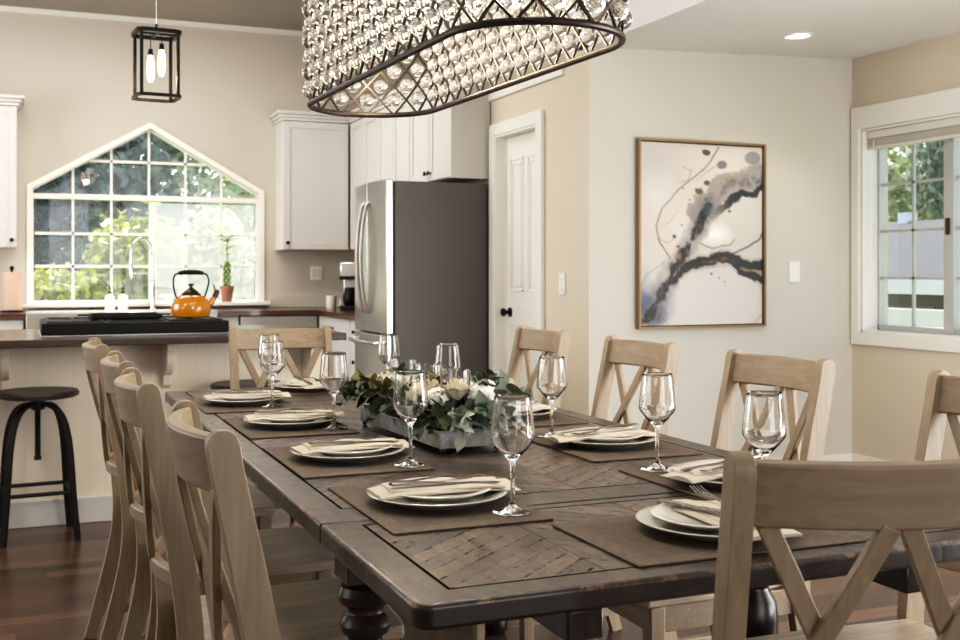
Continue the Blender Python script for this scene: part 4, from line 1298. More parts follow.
SP = [((0.92, 2.44), (-0.55, -0.75, 0.15), 0.13, 'euc_dark', 0.06, 0.034, 'deep green sprig drooping over the near left tray corner'),
      ((0.97, 2.44), (0.2, -1, 0.35), 0.12, 'euc', 0.055, 0.036, 'silver green sprig reaching out over the near end of the tray'),
      ((1.00, 2.46), (0.75, -0.6, 0.6), 0.15, 'euc', 0.055, 0.04, 'silver green sprig rising at the near right tray corner'),
      ((0.99, 2.50), (0.5, -0.2, 0.9), 0.14, 'euc_dark', 0.055, 0.03, 'deep green sprig standing up near the right of the tray'),
      ((0.92, 2.52), (-0.8, -0.3, 0.35), 0.10, 'euc', 0.05, 0.034, 'silver green sprig over the left tray edge by the cream rose'),
      ((0.93, 2.62), (-0.9, 0.1, 0.3), 0.11, 'euc_dark', 0.06, 0.032, 'deep green sprig over the middle of the left tray edge'),
      ((0.92, 2.72), (-0.8, 0.35, 0.55), 0.12, 'olive', 0.06, 0.034, 'olive sprig on the left tray edge'),
      ((0.93, 2.84), (-0.6, 0.7, 0.35), 0.15, 'olive', 0.065, 0.04, 'olive sprig reaching out at the far left tray corner'),
      ((0.93, 2.88), (-0.9, 0.25, 0.15), 0.13, 'euc_dark', 0.06, 0.034, 'deep green sprig drooping over the far left tray corner'),
      ((0.97, 2.90), (0.2, 0.9, 0.5), 0.13, 'euc', 0.055, 0.034, 'silver green sprig at the far end of the tray'),
      ((0.95, 2.76), (-0.2, 0.3, 1.0), 0.12, 'euc_dark', 0.05, 0.028, 'deep green sprig standing between the glass cylinders'),
      ((0.95, 2.585), (-0.1, -0.2, 1.0), 0.11, 'olive', 0.05, 0.028, 'olive sprig standing behind the nearest glass cylinder'),
      ((1.01, 2.66), (0.8, 0.2, 0.5), 0.13, 'euc', 0.055, 0.034, 'silver green sprig over the right tray edge'),
      ((1.00, 2.42), (0.6, -0.8, 0.1), 0.11, 'dusty', 0.055, 0.036, 'pale dusty leaf sprig at the near end of the tray'),
      ((0.94, 2.42), (-0.3, -0.9, 0.05), 0.08, 'dusty', 0.05, 0.034, 'pale dusty leaf sprig beside the cream rose'),
      ((1.01, 2.53), (0.7, -0.5, 0.8), 0.14, 'dusty', 0.06, 0.04, 'pale dusty leaf sprig on the right tray edge'),
      ((0.90, 2.46), (-0.9, -0.5, 0.05), 0.09, 'euc_dark', 0.055, 0.034, 'deep green sprig hanging over the left tray edge, near end'),
      ((0.90, 2.68), (-0.95, -0.1, 0.1), 0.09, 'euc', 0.05, 0.034, 'silver green sprig hanging over the middle of the left edge'),
      ((0.91, 2.79), (-0.85, 0.1, 0.5), 0.11, 'euc_dark', 0.055, 0.034, 'deep green sprig rising on the left edge, far half'),
      ((0.98, 2.74), (0.1, 0.0, 1.0), 0.10, 'euc', 0.05, 0.03, 'silver green sprig standing in the tray behind the middle cylinder')]
for k, ((x, y), d, ln, mt, ll, lw, lb) in enumerate(SP):
    x, y = trot(x, y)
    sprig((x, y, TZ + 0.047), d, ln, M[mt], ll, lw, lb, 100 + k)

# ------------------------------------------------------------------ chandelier
CX, CY, CZ = 1.012, 2.715, 1.688
CR, CHL = 0.197, 0.72
ch = thing('chandelier', 'oblong iron chandelier of lattice and crystal balls hanging over the table', 'chandelier', (CX, CY, CZ), R(2.2))
straight = CHL - CR
PER = 4 * straight + 2 * PI * CR
def stad(s, r=CR):
    """point and outward normal on the stadium at arclength s"""
    s = s % PER
    a = 2 * straight
    if s < a:
        return Vector((r, -straight + s, 0)), Vector((1, 0, 0))
    s -= a
    if s < PI * CR:
        t = s / CR
        n = Vector((math.cos(t), math.sin(t), 0))
        return Vector((0, straight, 0)) + n * r, n
    s -= PI * CR
    if s < a:
        return Vector((-r, straight - s, 0)), Vector((-1, 0, 0))
    s -= a
    t = PI + s / CR
    n = Vector((math.cos(t), math.sin(t), 0))
    return Vector((0, -straight, 0)) + n * r, n
CHH = 0.376
ND = 38; NROW = 4
dw = PER / ND; dh = CHH / NROW
def ring(z, r, name):
    pts = [stad(PER * k / 144)[0] + Vector((0, 0, z)) for k in range(144)]
    MB().tube(pts, r, 10, True).build(name, M['iron'], ch)
ring(0, 0.0085, 'bottom_ring')
ring(CHH, 0.0085, 'top_ring')
mb = MB()
for k in range(ND):
    for dr in (1, -1):
        pts = []; hw_ = []; hb = []
        for q in range(NROW * 4 + 1):
            s = (k + dr * q / 4) * dw
            z = CHH * q / (NROW * 4)
            p, n = stad(s)
            pts.append(p + Vector((0, 0, z)))
            hb.append(n * 0.0026)
            tg = Vector((-n.y, n.x, 0)) * (dr * dw) + Vector((0, 0, dh))
            hw_.append(tg.normalized().cross(n) * 0.0029)
        mb.rect_sweep(pts, hw_, hb)
mb.build('lattice', M['iron'], ch, smooth=20)
# crystal balls, one hung in each diamond
spots = []
for j in range(0, 2 * NROW - 1):
    zc = (j + 1) * dh / 2
    for k in range(ND):
        # lattice crossings sit at s=k*dw (z multiples of dh) and half offset between; diamond centres are in between
        s = (k + (0.5 if j % 2 == 1 else 0.0)) * dw
        p, n = stad(s)
        spots.append((p + n * 0.002 + Vector((0, 0, zc)), n))
CR_B = 0.0225
cam = Vector((0, 0, 1.18))
def seen_key(sp):
    w = Vector((CX, CY, CZ)) + sp[0]
    d = w - cam
    zc_ = d.x * math.sin(R(22.5)) + d.y * math.cos(R(22.5))
    yy = 272 - 1100 * d.z / zc_
    return (0 if yy > -8 else 1, d.length)
spots.sort(key=seen_key)
mbc = MB().ico((0, 0, 0), CR_B, 3)
ball0 = mbc.build('crystal_ball', M['crystal'], ch, smooth=180)
rgc = random.Random(9)
mrest = MB()
for k, (p, n) in enumerate(spots):
    if k < 100:
        o = ball0 if k == 0 else ball0.copy()
        if k:
            COL.objects.link(o)
        o.location = p
        o.rotation_euler = (rgc.uniform(0, 6), rgc.uniform(0, 6), rgc.uniform(0, 6))
    else:
        mrest.ico(p, CR_B, 3)
o = mrest.build('crystal_balls', M['crystal'], ch, smooth=180); o['kind'] = 'stuff'
# inner bar, sockets and bulbs
MB().box(-0.012, 0.012, -straight - 0.02, straight + 0.02, CHH - 0.03, CHH - 0.018).box(-CR, CR, -straight * 0.55 - 0.01, -straight * 0.55 + 0.01, CHH - 0.012, CHH - 0.002).box(-CR, CR, straight * 0.55 - 0.01, straight * 0.55 + 0.01, CHH - 0.012, CHH - 0.002).build('inner_bar', M['iron'], ch)
for k in range(6):
    y = -straight * 0.95 + 2 * straight * 0.95 * k / 5
    so = MB().lathe([(0, CHH - 0.018), (0.014, CHH - 0.018), (0.014, CHH - 0.085), (0, CHH - 0.085)], 16, (0, y, 0)).build('lamp_socket', M['iron'], ch)
    MB().lathe([(0, CHH - 0.085), (0.008, CHH - 0.086), (0.016, CHH - 0.115), (0.017, CHH - 0.135), (0.010, CHH - 0.165), (0.002, CHH - 0.19), (0, CHH - 0.192)], 16, (0, y, 0)).build('candle_bulb', M['bulb'], so)
    ld = bpy.data.lights.new('chandelier_bulb_light', 'POINT'); ld.energy = 4.5; ld.color = (1.0, 0.88, 0.70); ld.shadow_soft_size = 0.03
    lo = bpy.data.objects.new('chandelier_bulb_light', ld); COL.objects.link(lo); lo.location = (CX, CY + y, CZ + CHH - 0.22)
for s in (-1, 1):
    MB().tube([(0, s * straight * 0.55, CHH - 0.01), (0, s * straight * 0.55, HC - CZ - 0.03)], 0.006, 8).build('hanging_rod', M['iron'], ch)
MB().box(-0.06, 0.06, -straight * 0.7, straight * 0.7, HC - CZ - 0.035, HC - CZ - 0.001).build('ceiling_canopy', M['iron'], ch, bev=0.005)

# ------------------------------------------------------------------ lantern pendant over the island
PX, PY, PZ = 0.615, 5.75, 2.052
pn = thing('lantern_pendant', 'open black metal lantern pendant with two bulbs over the island', 'pendant light', (PX, PY, PZ), R(5))
pw_, ph_ = 0.089, 0.328
def sqring(z, h, half, w, rad):
    pts = []
    for cx_, cy_, a0 in ((1, -1, -90), (1, 1, 0), (-1, 1, 90), (-1, -1, 180)):
        for q in range(6):
            a = R(a0 + 18 * q)
            pts.append(((half - rad) * cx_ + rad * math.cos(a), (half - rad) * cy_ + rad * math.sin(a), z))
    n = len(pts)
    hwv = [Vector((p[0], p[1], 0)).normalized() * w for p in pts]
    return MB().rect_sweep(pts, hwv, [(0, 0, h)] * n, True)
sqring(0.008, 0.008, pw_ + 0.014, 0.008, 0.04).build('bottom_ring', M['black'], pn)
sqring(ph_, 0.010, pw_ + 0.014, 0.010, 0.04).build('top_ring', M['black'], pn)
MB().box(-pw_ - 0.005, pw_ + 0.005, -0.008, 0.008, ph_ - 0.004, ph_ + 0.006).box(-0.008, 0.008, -pw_ - 0.005, pw_ + 0.005, ph_ - 0.004, ph_ + 0.006).build('cross_plate', M['black'], pn)
for sx in (-1, 1):
    for sy in (-1, 1):
        MB().box(sx * pw_ - 0.0075, sx * pw_ + 0.0075, sy * pw_ - 0.0075, sy * pw_ + 0.0075, 0.008, ph_).build('upright', M['black'], pn)
for (x, y, zt_) in ((-0.032, -0.02, 0.215), (0.03, 0.02, 0.255)):
    sk = MB().lathe([(0, zt_ + 0.032), (0.011, zt_ + 0.03), (0.013, zt_), (0, zt_)], 16, (x, y, 0)).tube([(x, y, zt_ + 0.03), (x, y, ph_)], 0.0022, 6).build('lamp_socket', M['black'], pn)
    MB().lathe([(0, zt_), (0.012, zt_ - 0.003), (0.017, zt_ - 0.035), (0.0195, zt_ - 0.075), (0.016, zt_ - 0.115), (0.008, zt_ - 0.133), (0, zt_ - 0.136)], 18, (x, y, 0)).build('filament_bulb', M['bulb_pendant'], sk)
MB().tube([(0, 0, ph_), (0, 0, ph_ + 0.05)], 0.006, 8).build('stem', M['black'], pn)
MB().tube([(0, 0, ph_ + 0.05), (0, 0, HC - PZ)], 0.0012, 6).build('suspension_wire', M['steel'], pn)
ld = bpy.data.lights.new('pendant_bulb_light', 'POINT'); ld.energy = 6; ld.color = (1, 0.78, 0.5); ld.shadow_soft_size = 0.03
lo = bpy.data.objects.new('pendant_bulb_light', ld); COL.objects.link(lo); lo.location = (PX, PY, PZ + 0.1)

# ------------------------------------------------------------------ kitchen island
CT = 0.885
isl = thing('kitchen_island', 'long pale panelled kitchen island with corbels under a dark wooden worktop', 'kitchen island', (0, 5.5, 0))
MB().box(-1.3, 1.40, 0.0, 0.62, 0.10, CT - 0.034).build('body', M['island'], isl)
MB().box(-1.31, 1.41, -0.015, 0.62, 0.0, 0.12).build('plinth', M['cab'], isl, bev=0.004)
def corbel(x):
    pts = [(0.0, CT - 0.036), (-0.20, CT - 0.036), (-0.20, CT - 0.07)]
    for k in range(9):
        a = R(90 * k / 8)
        pts.append((-0.03 - 0.155 * math.cos(a) if k else -0.19, CT - 0.08 - 0.12 * math.sin(a)))
    pts += [(-0.03, CT - 0.25), (0.0, CT - 0.27)]
    MB().prism(pts, 'x', x - 0.018, x + 0.018).build('corbel', M['island_trim'], isl, bev=0.003)
for x in (-0.68, -0.08, 0.635, 1.32):
    corbel(x)
it = MB().box(-1.35, 1.44, 5.16, 6.14, CT - 0.034, CT).build('island_worktop', M['island_top'], None, bev=0.004)
tag(it, 'dark brown wooden worktop of the kitchen island', 'worktop')

ck = thing('cooktop', 'black raised cooktop with a silver front strip on the island worktop', 'cooktop', (0.49, 5.65, CT))
MB().box(-0.42, 0.42, -0.30, 0.27, 0.006, 0.062).build('body', M['black'], ck, bev=0.006)
MB().box(-0.425, 0.425, -0.305, 0.275, 0.0005, 0.006).build('metal_strip', M['steel'], ck, bev=0.002)
mb = MB()
for x in (-0.27, 0.0, 0.27):
    mb.box(x - 0.125, x + 0.125, -0.27, -0.255, 0.0625, 0.068).box(x - 0.125, x + 0.125, 0.225, 0.24, 0.0625, 0.068)
    mb.box(x - 0.125, x - 0.11, -0.27, 0.24, 0.0625, 0.068).box(x + 0.11, x + 0.125, -0.27, 0.24, 0.0625, 0.068)
    mb.box(x - 0.006, x + 0.006, -0.27, 0.24, 0.0625, 0.068)
mb.build('grate', M['black'], ck, bev=0.002)
gp = thing('griddle_pan', 'flat black griddle pan on the cooktop beside the kettle', 'pan', (0.46, 5.70, CT + 0.0685))
MB().box(-0.16, 0.16, -0.12, 0.12, 0.0, 0.012).box(-0.165, -0.155, -0.125, 0.125, 0.004, 0.022).box(0.155, 0.165, -0.125, 0.125, 0.004, 0.022).box(-0.16, 0.16, -0.125, -0.118, 0.004, 0.022).box(-0.16, 0.16, 0.118, 0.125, 0.004, 0.022).build('plate', M['black'], gp, bev=0.002)
MB().box(0.165, 0.22, -0.012, 0.012, 0.012, 0.02).box(-0.22, -0.165, -0.012, 0.012, 0.012, 0.02).build('handle', M['black'], gp, bev=0.003)

kt = thing('kettle', 'mustard yellow enamel kettle with bronze lid and black handle on the cooktop', 'kettle', (0.768, 5.62, CT + 0.0685))
kt.scale = (1.08, 1.08, 1.08)
MB().lathe([(0, 0), (0.072, 0), (0.082, 0.006), (0.0895, 0.03), (0.0885, 0.055), (0.078, 0.08), (0.06, 0.096), (0.046, 0.103), (0, 0.104)], 36).build('body', M['kettle'], kt)
MB().lathe([(0, 0.103), (0.045, 0.103), (0.043, 0.108), (0.028, 0.122), (0.016, 0.132), (0.008, 0.137), (0.007, 0.145), (0.013, 0.149), (0.013, 0.156), (0, 0.158)], 28).build('lid', M['bronze'], kt)
MB().tube([(0.066, 0, 0.055), (0.088, 0, 0.066), (0.104, 0, 0.085), (0.112, 0, 0.104)], [0.019, 0.016, 0.012, 0.010], 14).build('spout', M['kettle'], kt)
MB().tube([(0.106, 0, 0.092), (0.116, 0, 0.112), (0.126, 0, 0.124)], [0.0125, 0.013, 0.009], 12).tube([(0.108, 0, 0.10), (0.108, 0, 0.135), (0.10, 0, 0.15)], 0.0035, 6).build('spout_cap', M['bronze'], kt)
arc = [(-0.065, 0, 0.09), (-0.074, 0, 0.12), (-0.080, 0, 0.16), (-0.075, 0, 0.19), (-0.058, 0, 0.203), (0, 0, 0.207), (0.058, 0, 0.203), (0.075, 0, 0.19), (0.080, 0, 0.16), (0.070, 0, 0.12), (0.06, 0, 0.092)]
MB().tube([tuple(p) for p in spline(arc, 40)], 0.004, 8).build('handle_wire', M['black'], kt)
MB().tube([(-0.056, 0, 0.2045), (-0.03, 0, 0.208), (0, 0, 0.209), (0.03, 0, 0.208), (0.056, 0, 0.2045)], [0.008, 0.011, 0.0115, 0.011, 0.008], 12).build('grip', M['black'], kt)

# ------------------------------------------------------------------ stools
def make_stool(label):
    t = thing('bar_stool', label, 'stool', group='screw stools at the island')
    sh = 0.655
    MB().lathe([(0, sh - 0.034), (0.155, sh - 0.034), (0.172, sh - 0.027), (0.176, sh - 0.014), (0.168, sh - 0.003), (0.14, sh - 0.004), (0.08, sh - 0.009), (0, sh - 0.011)], 44).build('seat', M['stool_seat'], t)
    MB().lathe([(0, sh - 0.035), (0.06, sh - 0.035), (0.06, sh - 0.045), (0.03, sh - 0.05), (0.03, sh - 0.085), (0.02, sh - 0.09), (0, sh - 0.09)], 20).build('hub', M['gunmetal'], t)
    mb = MB(); pr = []
    z = sh - 0.035
    k = 0
    while z > sh - 0.30:
        pr.append((0.011 if k % 2 else 0.0135, z)); z -= 0.005; k += 1
    MB().lathe([(0, sh - 0.035)] + pr + [(0.016, z), (0.016, z - 0.012), (0, z - 0.012)], 12).build('screw_rod', M['gunmetal'], t)
    for q in range(4):
        a = R(45 + 90 * q)
        d = Vector((math.cos(a), math.sin(a), 0)); tn = Vector((-math.sin(a), math.cos(a), 0))
        prof_ = [(0.02, sh - 0.065), (0.06, sh - 0.066), (0.105, sh - 0.085), (0.14, sh - 0.13), (0.163, sh - 0.20), (0.178, sh - 0.30), (0.195, 0.16), (0.215, 0.0)]
        cl = spline([(p[0], p[1], 0) for p in prof_], 26)
        pts = [d * p.x + Vector((0, 0, p.y)) for p in cl]
        hwv, hbv = [], []
        for i, p in enumerate(pts):
            tg = (pts[min(i + 1, 26)] - pts[max(i - 1, 0)]).normalized()
            hwv.append(tn * 0.016 if i else tn * 0.014); hbv.append(tg.cross(tn).normalized() * 0.007)
        MB().rect_sweep(pts, hwv, hbv).build('leg', M['gunmetal'], t, bev=0.002)
    for q in range(4):
        a0, a1 = R(45 + 90 * q), R(135 + 90 * q)
        zz = 0.21
        r_ = 0.186
        MB().tube([(r_ * math.cos(a0), r_ * math.sin(a0), zz), (r_ * math.cos(a1), r_ * math.sin(a1), zz)], 0.009, 8).build('foot_bar', M['gunmetal'], t)
    return t
st = make_stool('black metal stool with round dark seat at the left end of the island')
st.location = (0.055, 5.29, 0); st.rotation_euler = (0, 0, R(4))
s2 = dup(st, (0.985, 5.27, 0), R(20), 'black metal stool mostly hidden behind the far head chair')

# ------------------------------------------------------------------ back counter, cabinets
CF = 8.42    # front of base cabinets along the back wall
RF = 2.12    # front of base cabinets along the right wall
wt = MB().box(-1.6, RX - 0.001, CF - 0.025, BW - 0.001, CT - 0.036, CT).box(RF - 0.025, RX - 0.001, 7.22, CF - 0.025, CT - 0.036, CT).build('counter_worktop', M['butcher'], None)
tag(wt, 'walnut brown wooden worktop below the gabled window, turning toward the refrigerator', 'worktop')
tag(MB().box(-1.6, RX - 0.02, BW - 0.016, BW - 0.0005, CT + 0.001, CT + 0.022).box(kx1 + 0.07, RX - 0.02, BW - 0.016, BW - 0.0005, CT + 0.022, CT + 0.10).build('backsplash_strip', M['wall_kitchen'], None, bev=0.002), 'low beige backsplash strip behind the walnut worktop', 'backsplash')

def base_cabinet(label, x0, x1, drawers, h=CT - 0.038):
    """built facing -Y, origin at front-left corner"""
    t = thing('base_cabinet', label, 'cabinet', group='white base cabinets')
    w = x1 - x0
    dpt = 0.60
    MB().box(0, w, 0.02, dpt, 0.10, h).box(0.0, w, 0.07, dpt, 0.0, 0.10).build('carcass', M['cab'], t)
    z = h - 0.008
    for (dh_, kind) in drawers:
        z0_ = z - dh_
        d = MB().box(0.006, w - 0.006, 0.0, 0.02, z0_ + 0.004, z).build('drawer' if kind == 'd' else 'door', M['cab'], t, bev=0.003)
        kx, kz = (w / 2, (z0_ + z) / 2) if kind == 'd' else (w - 0.04, z - 0.06)
        MB().lathe([(0, 0), (0.006, 0), (0.006, 0.012), (0.014, 0.018), (0.014, 0.026), (0, 0.028)], 14, mat=Matrix.Translation((kx, 0.0, kz)) @ Matrix.Rotation(R(90), 4, 'X')).build('knob', M['black'], d)
        z = z0_
    return t
dr3 = [(0.15, 'd'), (0.27, 'd'), (0.30, 'd')]
b = base_cabinet('white base cabinet at the left of the window counter', -0.9, 0.0, [(0.16, 'd'), (0.57, 'o')]); b.location = (-0.9, CF, 0)
b = base_cabinet('white base cabinet under the sink', 0.005, 1.345, [(0.50, 'o')], CT - 0.245); b.location = (0.005, CF, 0)
b = base_cabinet('narrow white cabinet between the sink and the dishwasher', 1.35, 1.508, [(0.16, 'd'), (0.57, 'o')]); b.location = (1.35, CF, 0)
b = base_cabinet('white drawer cabinet in the counter corner facing the island', 0, 0.88, dr3)
b.location = (RF, CF - 0.02, 0); b.rotation_euler = (0, 0, -PI / 2)
b.scale = (1, 1, 1)
b2 = base_cabinet('narrow white drawer cabinet beside the refrigerator', 0, 0.29, dr3)
b2.location = (RF, CF - 0.905, 0); b2.rotation_euler = (0, 0, -PI / 2)

dwm = thing('dishwasher', 'stainless steel dishwasher under the walnut worktop', 'dishwasher', (1.513, CF - 0.012, 0))
MB().box(0, 0.60, 0.02, 0.60, 0.1, CT - 0.04).build('body', M['gasket'], dwm)
MB().box(0.004, 0.596, -0.005, 0.02, 0.12, CT - 0.16).build('door', M['steel_dull'], dwm, bev=0.004)
MB().box(0.004, 0.596, -0.008, 0.02, CT - 0.155, CT - 0.045).build('control_panel', M['steel_dull'], dwm, bev=0.004)
MB().tube([(0.06, -0.01, CT - 0.19), (0.06, -0.045, CT - 0.19), (0.54, -0.045, CT - 0.19), (0.54, -0.01, CT - 0.19)], 0.008, 10).build('handle', M['steel'], dwm)

sk = thing('kitchen_sink', 'grey apron-front sink below the gabled window', 'sink', (0.675, CF - 0.04, CT))
MB().box(-0.665, 0.665, -0.012, 0.012, -0.235, 0.004).build('apron_front', M['steel_dull'], sk, bev=0.006)
mb = MB().box(-0.665, 0.665, 0.013, 0.05, 0.0005, 0.005).box(-0.665, 0.665, 0.44, 0.47, 0.0005, 0.005).box(-0.665, -0.635, 0.05, 0.44, 0.0005, 0.005).box(0.635, 0.665, 0.05, 0.44, 0.0005, 0.005)
mb.build('rim', M['porcelain'], sk, bev=0.001)  # white rim and basin imitate the window glare on the worktop
MB().box(-0.635, 0.635, 0.05, 0.44, 0.0005, 0.0012).build('basin', M['porcelain'], sk)

fc = thing('kitchen_faucet', 'tall arched pull-down steel faucet standing at the sink', 'faucet', (0.925, 8.905, CT))
MB().lathe([(0, 0.0005), (0.03, 0.0005), (0.03, 0.008), (0.022, 0.014), (0.022, 0.23), (0.018, 0.24), (0, 0.24)], 20).build('base', M['chrome'], fc)
ap = [(0, 0, 0.23), (0, 0, 0.40), (-0.012, -0.005, 0.49), (-0.05, -0.02, 0.545), (-0.10, -0.04, 0.553), (-0.145, -0.06, 0.52), (-0.165, -0.07, 0.45), (-0.167, -0.07, 0.36)]
MB().tube([tuple(p) for p in spline(ap, 40)], 0.0115, 12).build('spout', M['chrome'], fc)
MB().tube([(-0.167, -0.07, 0.37), (-0.167, -0.07, 0.33), (-0.167, -0.07, 0.25), (-0.167, -0.07, 0.235)], [0.013, 0.017, 0.02, 0.017], 14).tube([(0, 0, 0.285), (-0.16, -0.067, 0.285)], 0.004, 8).build('spray_head', M['chrome'], fc)
MB().tube([(0.02, 0, 0.17), (0.075, -0.01, 0.175), (0.12, -0.015, 0.165)], [0.008, 0.007, 0.006], 10).build('lever', M['chrome'], fc)

def soap(x, label):
    t = thing('soap_dispenser', label, 'soap dispenser', (x, 8.86, CT), 0, 'soap dispensers by the sink')
    MB().lathe([(0, 0.0005), (0.036, 0.0005), (0.038, 0.006), (0.038, 0.105), (0.03, 0.117), (0.013, 0.122), (0.013, 0.13), (0, 0.13)], 24).build('bottle', M['porcelain'], t)
    MB().lathe([(0, 0.13), (0.015, 0.13), (0.015, 0.142), (0.005, 0.145), (0.005, 0.172), (0.011, 0.172), (0.011, 0.18), (0, 0.181)], 16).tube([(0, 0, 0.176), (-0.02, -0.015, 0.176), (-0.032, -0.024, 0.17)], 0.004, 8).build('pump', M['black'], t)
soap(0.605, 'white soap dispenser with black pump, farther from the faucet')
soap(0.70, 'white soap dispenser with black pump, next to the faucet')

bp = thing('potted_bamboo', 'twisted lucky bamboo in a terracotta pot on the window counter', 'potted plant', (1.515, 9.012, kz0 + 0.004))
MB().lathe([(0, 0.0005), (0.038, 0.0005), (0.052, 0.10), (0.058, 0.10), (0.058, 0.128), (0.05, 0.128), (0.048, 0.11), (0, 0.11)], 28).build('pot', M['terracotta'], bp)
M['bamboo'] = plain('bamboo_green', srgb(112, 138, 62), 0.4, var=0.15)
for q in range(3):
    pts = []
    for i in range(30):
        f = i / 29
        a = 2 * PI * q / 3 + f * 9
        r_ = 0.022 * (1 if f < 0.95 else 0.6)
        pts.append((r_ * math.cos(a), r_ * math.sin(a), 0.105 + 0.21 * f))
    MB().tube(pts, 0.010, 8).build('stalk', M['bamboo'], bp)
MB().tube([(0, 0, 0.29), (0.004, 0, 0.36), (-0.004, 0, 0.43), (0.01, 0, 0.49), (0.025, 0, 0.515)], [0.006, 0.005, 0.0045, 0.004, 0.003], 8).build('stalk', M['bamboo'], bp)
mb = MB(); rg = random.Random(4)
for z, n in ((0.31, 3), (0.37, 3), (0.42, 4), (0.48, 5), (0.51, 5)):
    for k in range(n):
        a = rg.uniform(0, 6.28)
        add_leaf(mb, Vector((0, 0, z)), Vector((math.cos(a), math.sin(a), 0.6)), Vector((0, 0, 1)), rg.uniform(0.09, 0.14), 0.03, 0.35)
mb.build('leaves', M['leaf_bright'], bp, smooth=80)

pt = thing('paper_towel_holder', 'peach paper towel roll on a dark stand beside the gabled window', 'paper towel', (-0.085, 8.80, CT))
MB().lathe([(0, 0.0005), (0.078, 0.0005), (0.078, 0.01), (0.02, 0.014), (0, 0.014)], 28).build('base', M['black'], pt)
MB().lathe([(0.02, 0.016), (0.066, 0.016), (0.068, 0.03), (0.068, 0.285), (0.066, 0.295), (0.02, 0.295)], 32, closed=True).build('paper_roll', M['peach'], pt)
MB().lathe([(0, 0.01), (0.008, 0.01), (0.008, 0.305), (0.016, 0.315), (0.014, 0.335), (0, 0.342)], 16).build('post', M['black'], pt)

mg = thing('mug', 'white mug on the counter beside the coffee maker', 'mug', (2.262, 8.56, CT), R(-20))
MB().lathe([(0, 0.0005), (0.036, 0.0005), (0.041, 0.008), (0.042, 0.105), (0.039, 0.105), (0.038, 0.01), (0, 0.008)], 28).build('cup', M['porcelain'], mg)
MB().tube([tuple(p) for p in spline([(0.04, 0, 0.085), (0.065, 0, 0.082), (0.075, 0, 0.055), (0.062, 0, 0.03), (0.04, 0, 0.025)], 16)], 0.006, 8).build('handle', M['porcelain'], mg)

cm = thing('coffee_maker', 'black and silver coffee maker with carafe beside the refrigerator', 'coffee maker', (2.39, 8.42, CT), R(-25))
MB().box(-0.08, 0.08, -0.10, 0.10, 0.0005, 0.03).build('base', M['black'], cm, bev=0.008)
MB().box(-0.075, 0.075, 0.04, 0.10, 0.03, 0.37).build('column', M['steel'], cm, bev=0.012)
MB().box(-0.08, 0.08, -0.10, 0.10, 0.25, 0.375).build('brew_head', M['steel'], cm, bev=0.015)
MB().box(-0.083, 0.083, -0.103, 0.103, 0.235, 0.262).build('filter_band', M['black'], cm, bev=0.006)
cf = MB().lathe([(0, 0.031), (0.05, 0.031), (0.064, 0.06), (0.066, 0.10), (0.05, 0.16), (0.042, 0.175), (0, 0.176)], 26, (0, -0.03, 0)).build('carafe', M['black'], cm)
MB().tube([(0, -0.09, 0.16), (0, -0.13, 0.15), (0, -0.13, 0.08), (0, -0.10, 0.06)], 0.008, 8).build('carafe_handle', M['black'], cf)

# upper cabinets
UB, UT = 1.36, 2.40
def door_panel(mb, x0, x1, z0, z1, y):
    """shaker style door: slab with raised stiles around a recess, front at -y"""
    f = 0.055
    mb.box(x0, x1, y + 0.008, y + 0.02, z0, z1)
    mb.box(x0, x0 + f, y, y + 0.008, z0, z1).box(x1 - f, x1, y, y + 0.008, z0, z1)
    mb.box(x0 + f, x1 - f, y, y + 0.008, z0, z0 + f).box(x0 + f, x1 - f, y, y + 0.008, z1 - f, z1)
    return mb
def upper_cabinet(label, w, z0, z1, ndoor, dpt=0.31, crown=True, knob_low=True, knobside=None, crown_ends=(True, True)):
    t = thing('upper_cabinet', label, 'cabinet', group='white upper cabinets')
    MB().box(0, w, 0.02, dpt, z0, z1).build('carcass', M['cab'], t, bev=0.002)
    dwid = w / ndoor
    for k in range(ndoor):
        d = door_panel(MB(), k * dwid + 0.004, (k + 1) * dwid - 0.004, z0 + 0.004, z1 - 0.004, 0.0).build('door', M['cab'], t, bev=0.002)
        side = knobside[k] if knobside else ('r' if k % 2 == 0 else 'l')
        kx = (k + 1) * dwid - 0.035 if side == 'r' else k * dwid + 0.035
        MB().lathe([(0, 0), (0.006, 0), (0.006, 0.012), (0.015, 0.018), (0.015, 0.026), (0, 0.028)], 14, mat=Matrix.Translation((kx, 0.0, z0 + 0.055)) @ Matrix.Rotation(R(90), 4, 'X')).build('knob', M['black'], d)
    if crown:
        e0 = 0.05 if crown_ends[0] else 0.0
        e1 = 0.05 if crown_ends[1] else 0.0
        mb = MB()
        for zz, o_ in ((0.0, 0.012), (0.025, 0.026), (0.05, 0.045)):
            mb.box(-e0 * o_ / 0.045, w + e1 * o_ / 0.045, -o_, dpt, z1 + zz, z1 + zz + 0.026)
        mb.build('crown_moulding', M['cab'], t, bev=0.004)
    return t
u = upper_cabinet('white upper cabinet left of the gabled window', 0.75, UB, UT, 2, knobside='lr'); u.location = (-0.80, BW - 0.312, 0)
kids(u)
u = upper_cabinet('white upper cabinet right of the gabled window', 0.545, UB, UT, 1, knobside='l', crown_ends=(True, False)); u.location = (1.92, BW - 0.312, 0)
UX = 2.47
u = upper_cabinet('white upper cabinet between the refrigerator and the back corner', 1.50, UB, UT, 4, dpt=0.262, crown_ends=(False, False)); u.location = (UX, BW - 0.33 - 0.005, 0); u.rotation_euler = (0, 0, -PI / 2)
u = upper_cabinet('white cabinet above the refrigerator with two black knobs', 0.79, 1.775, UT, 2, dpt=0.262, crown_ends=(False, False)); u.location = (UX, BW - 0.33 - 1.51, 0); u.rotation_euler = (0, 0, -PI / 2)
yend = BW - 0.33 - 1.51 - 0.79
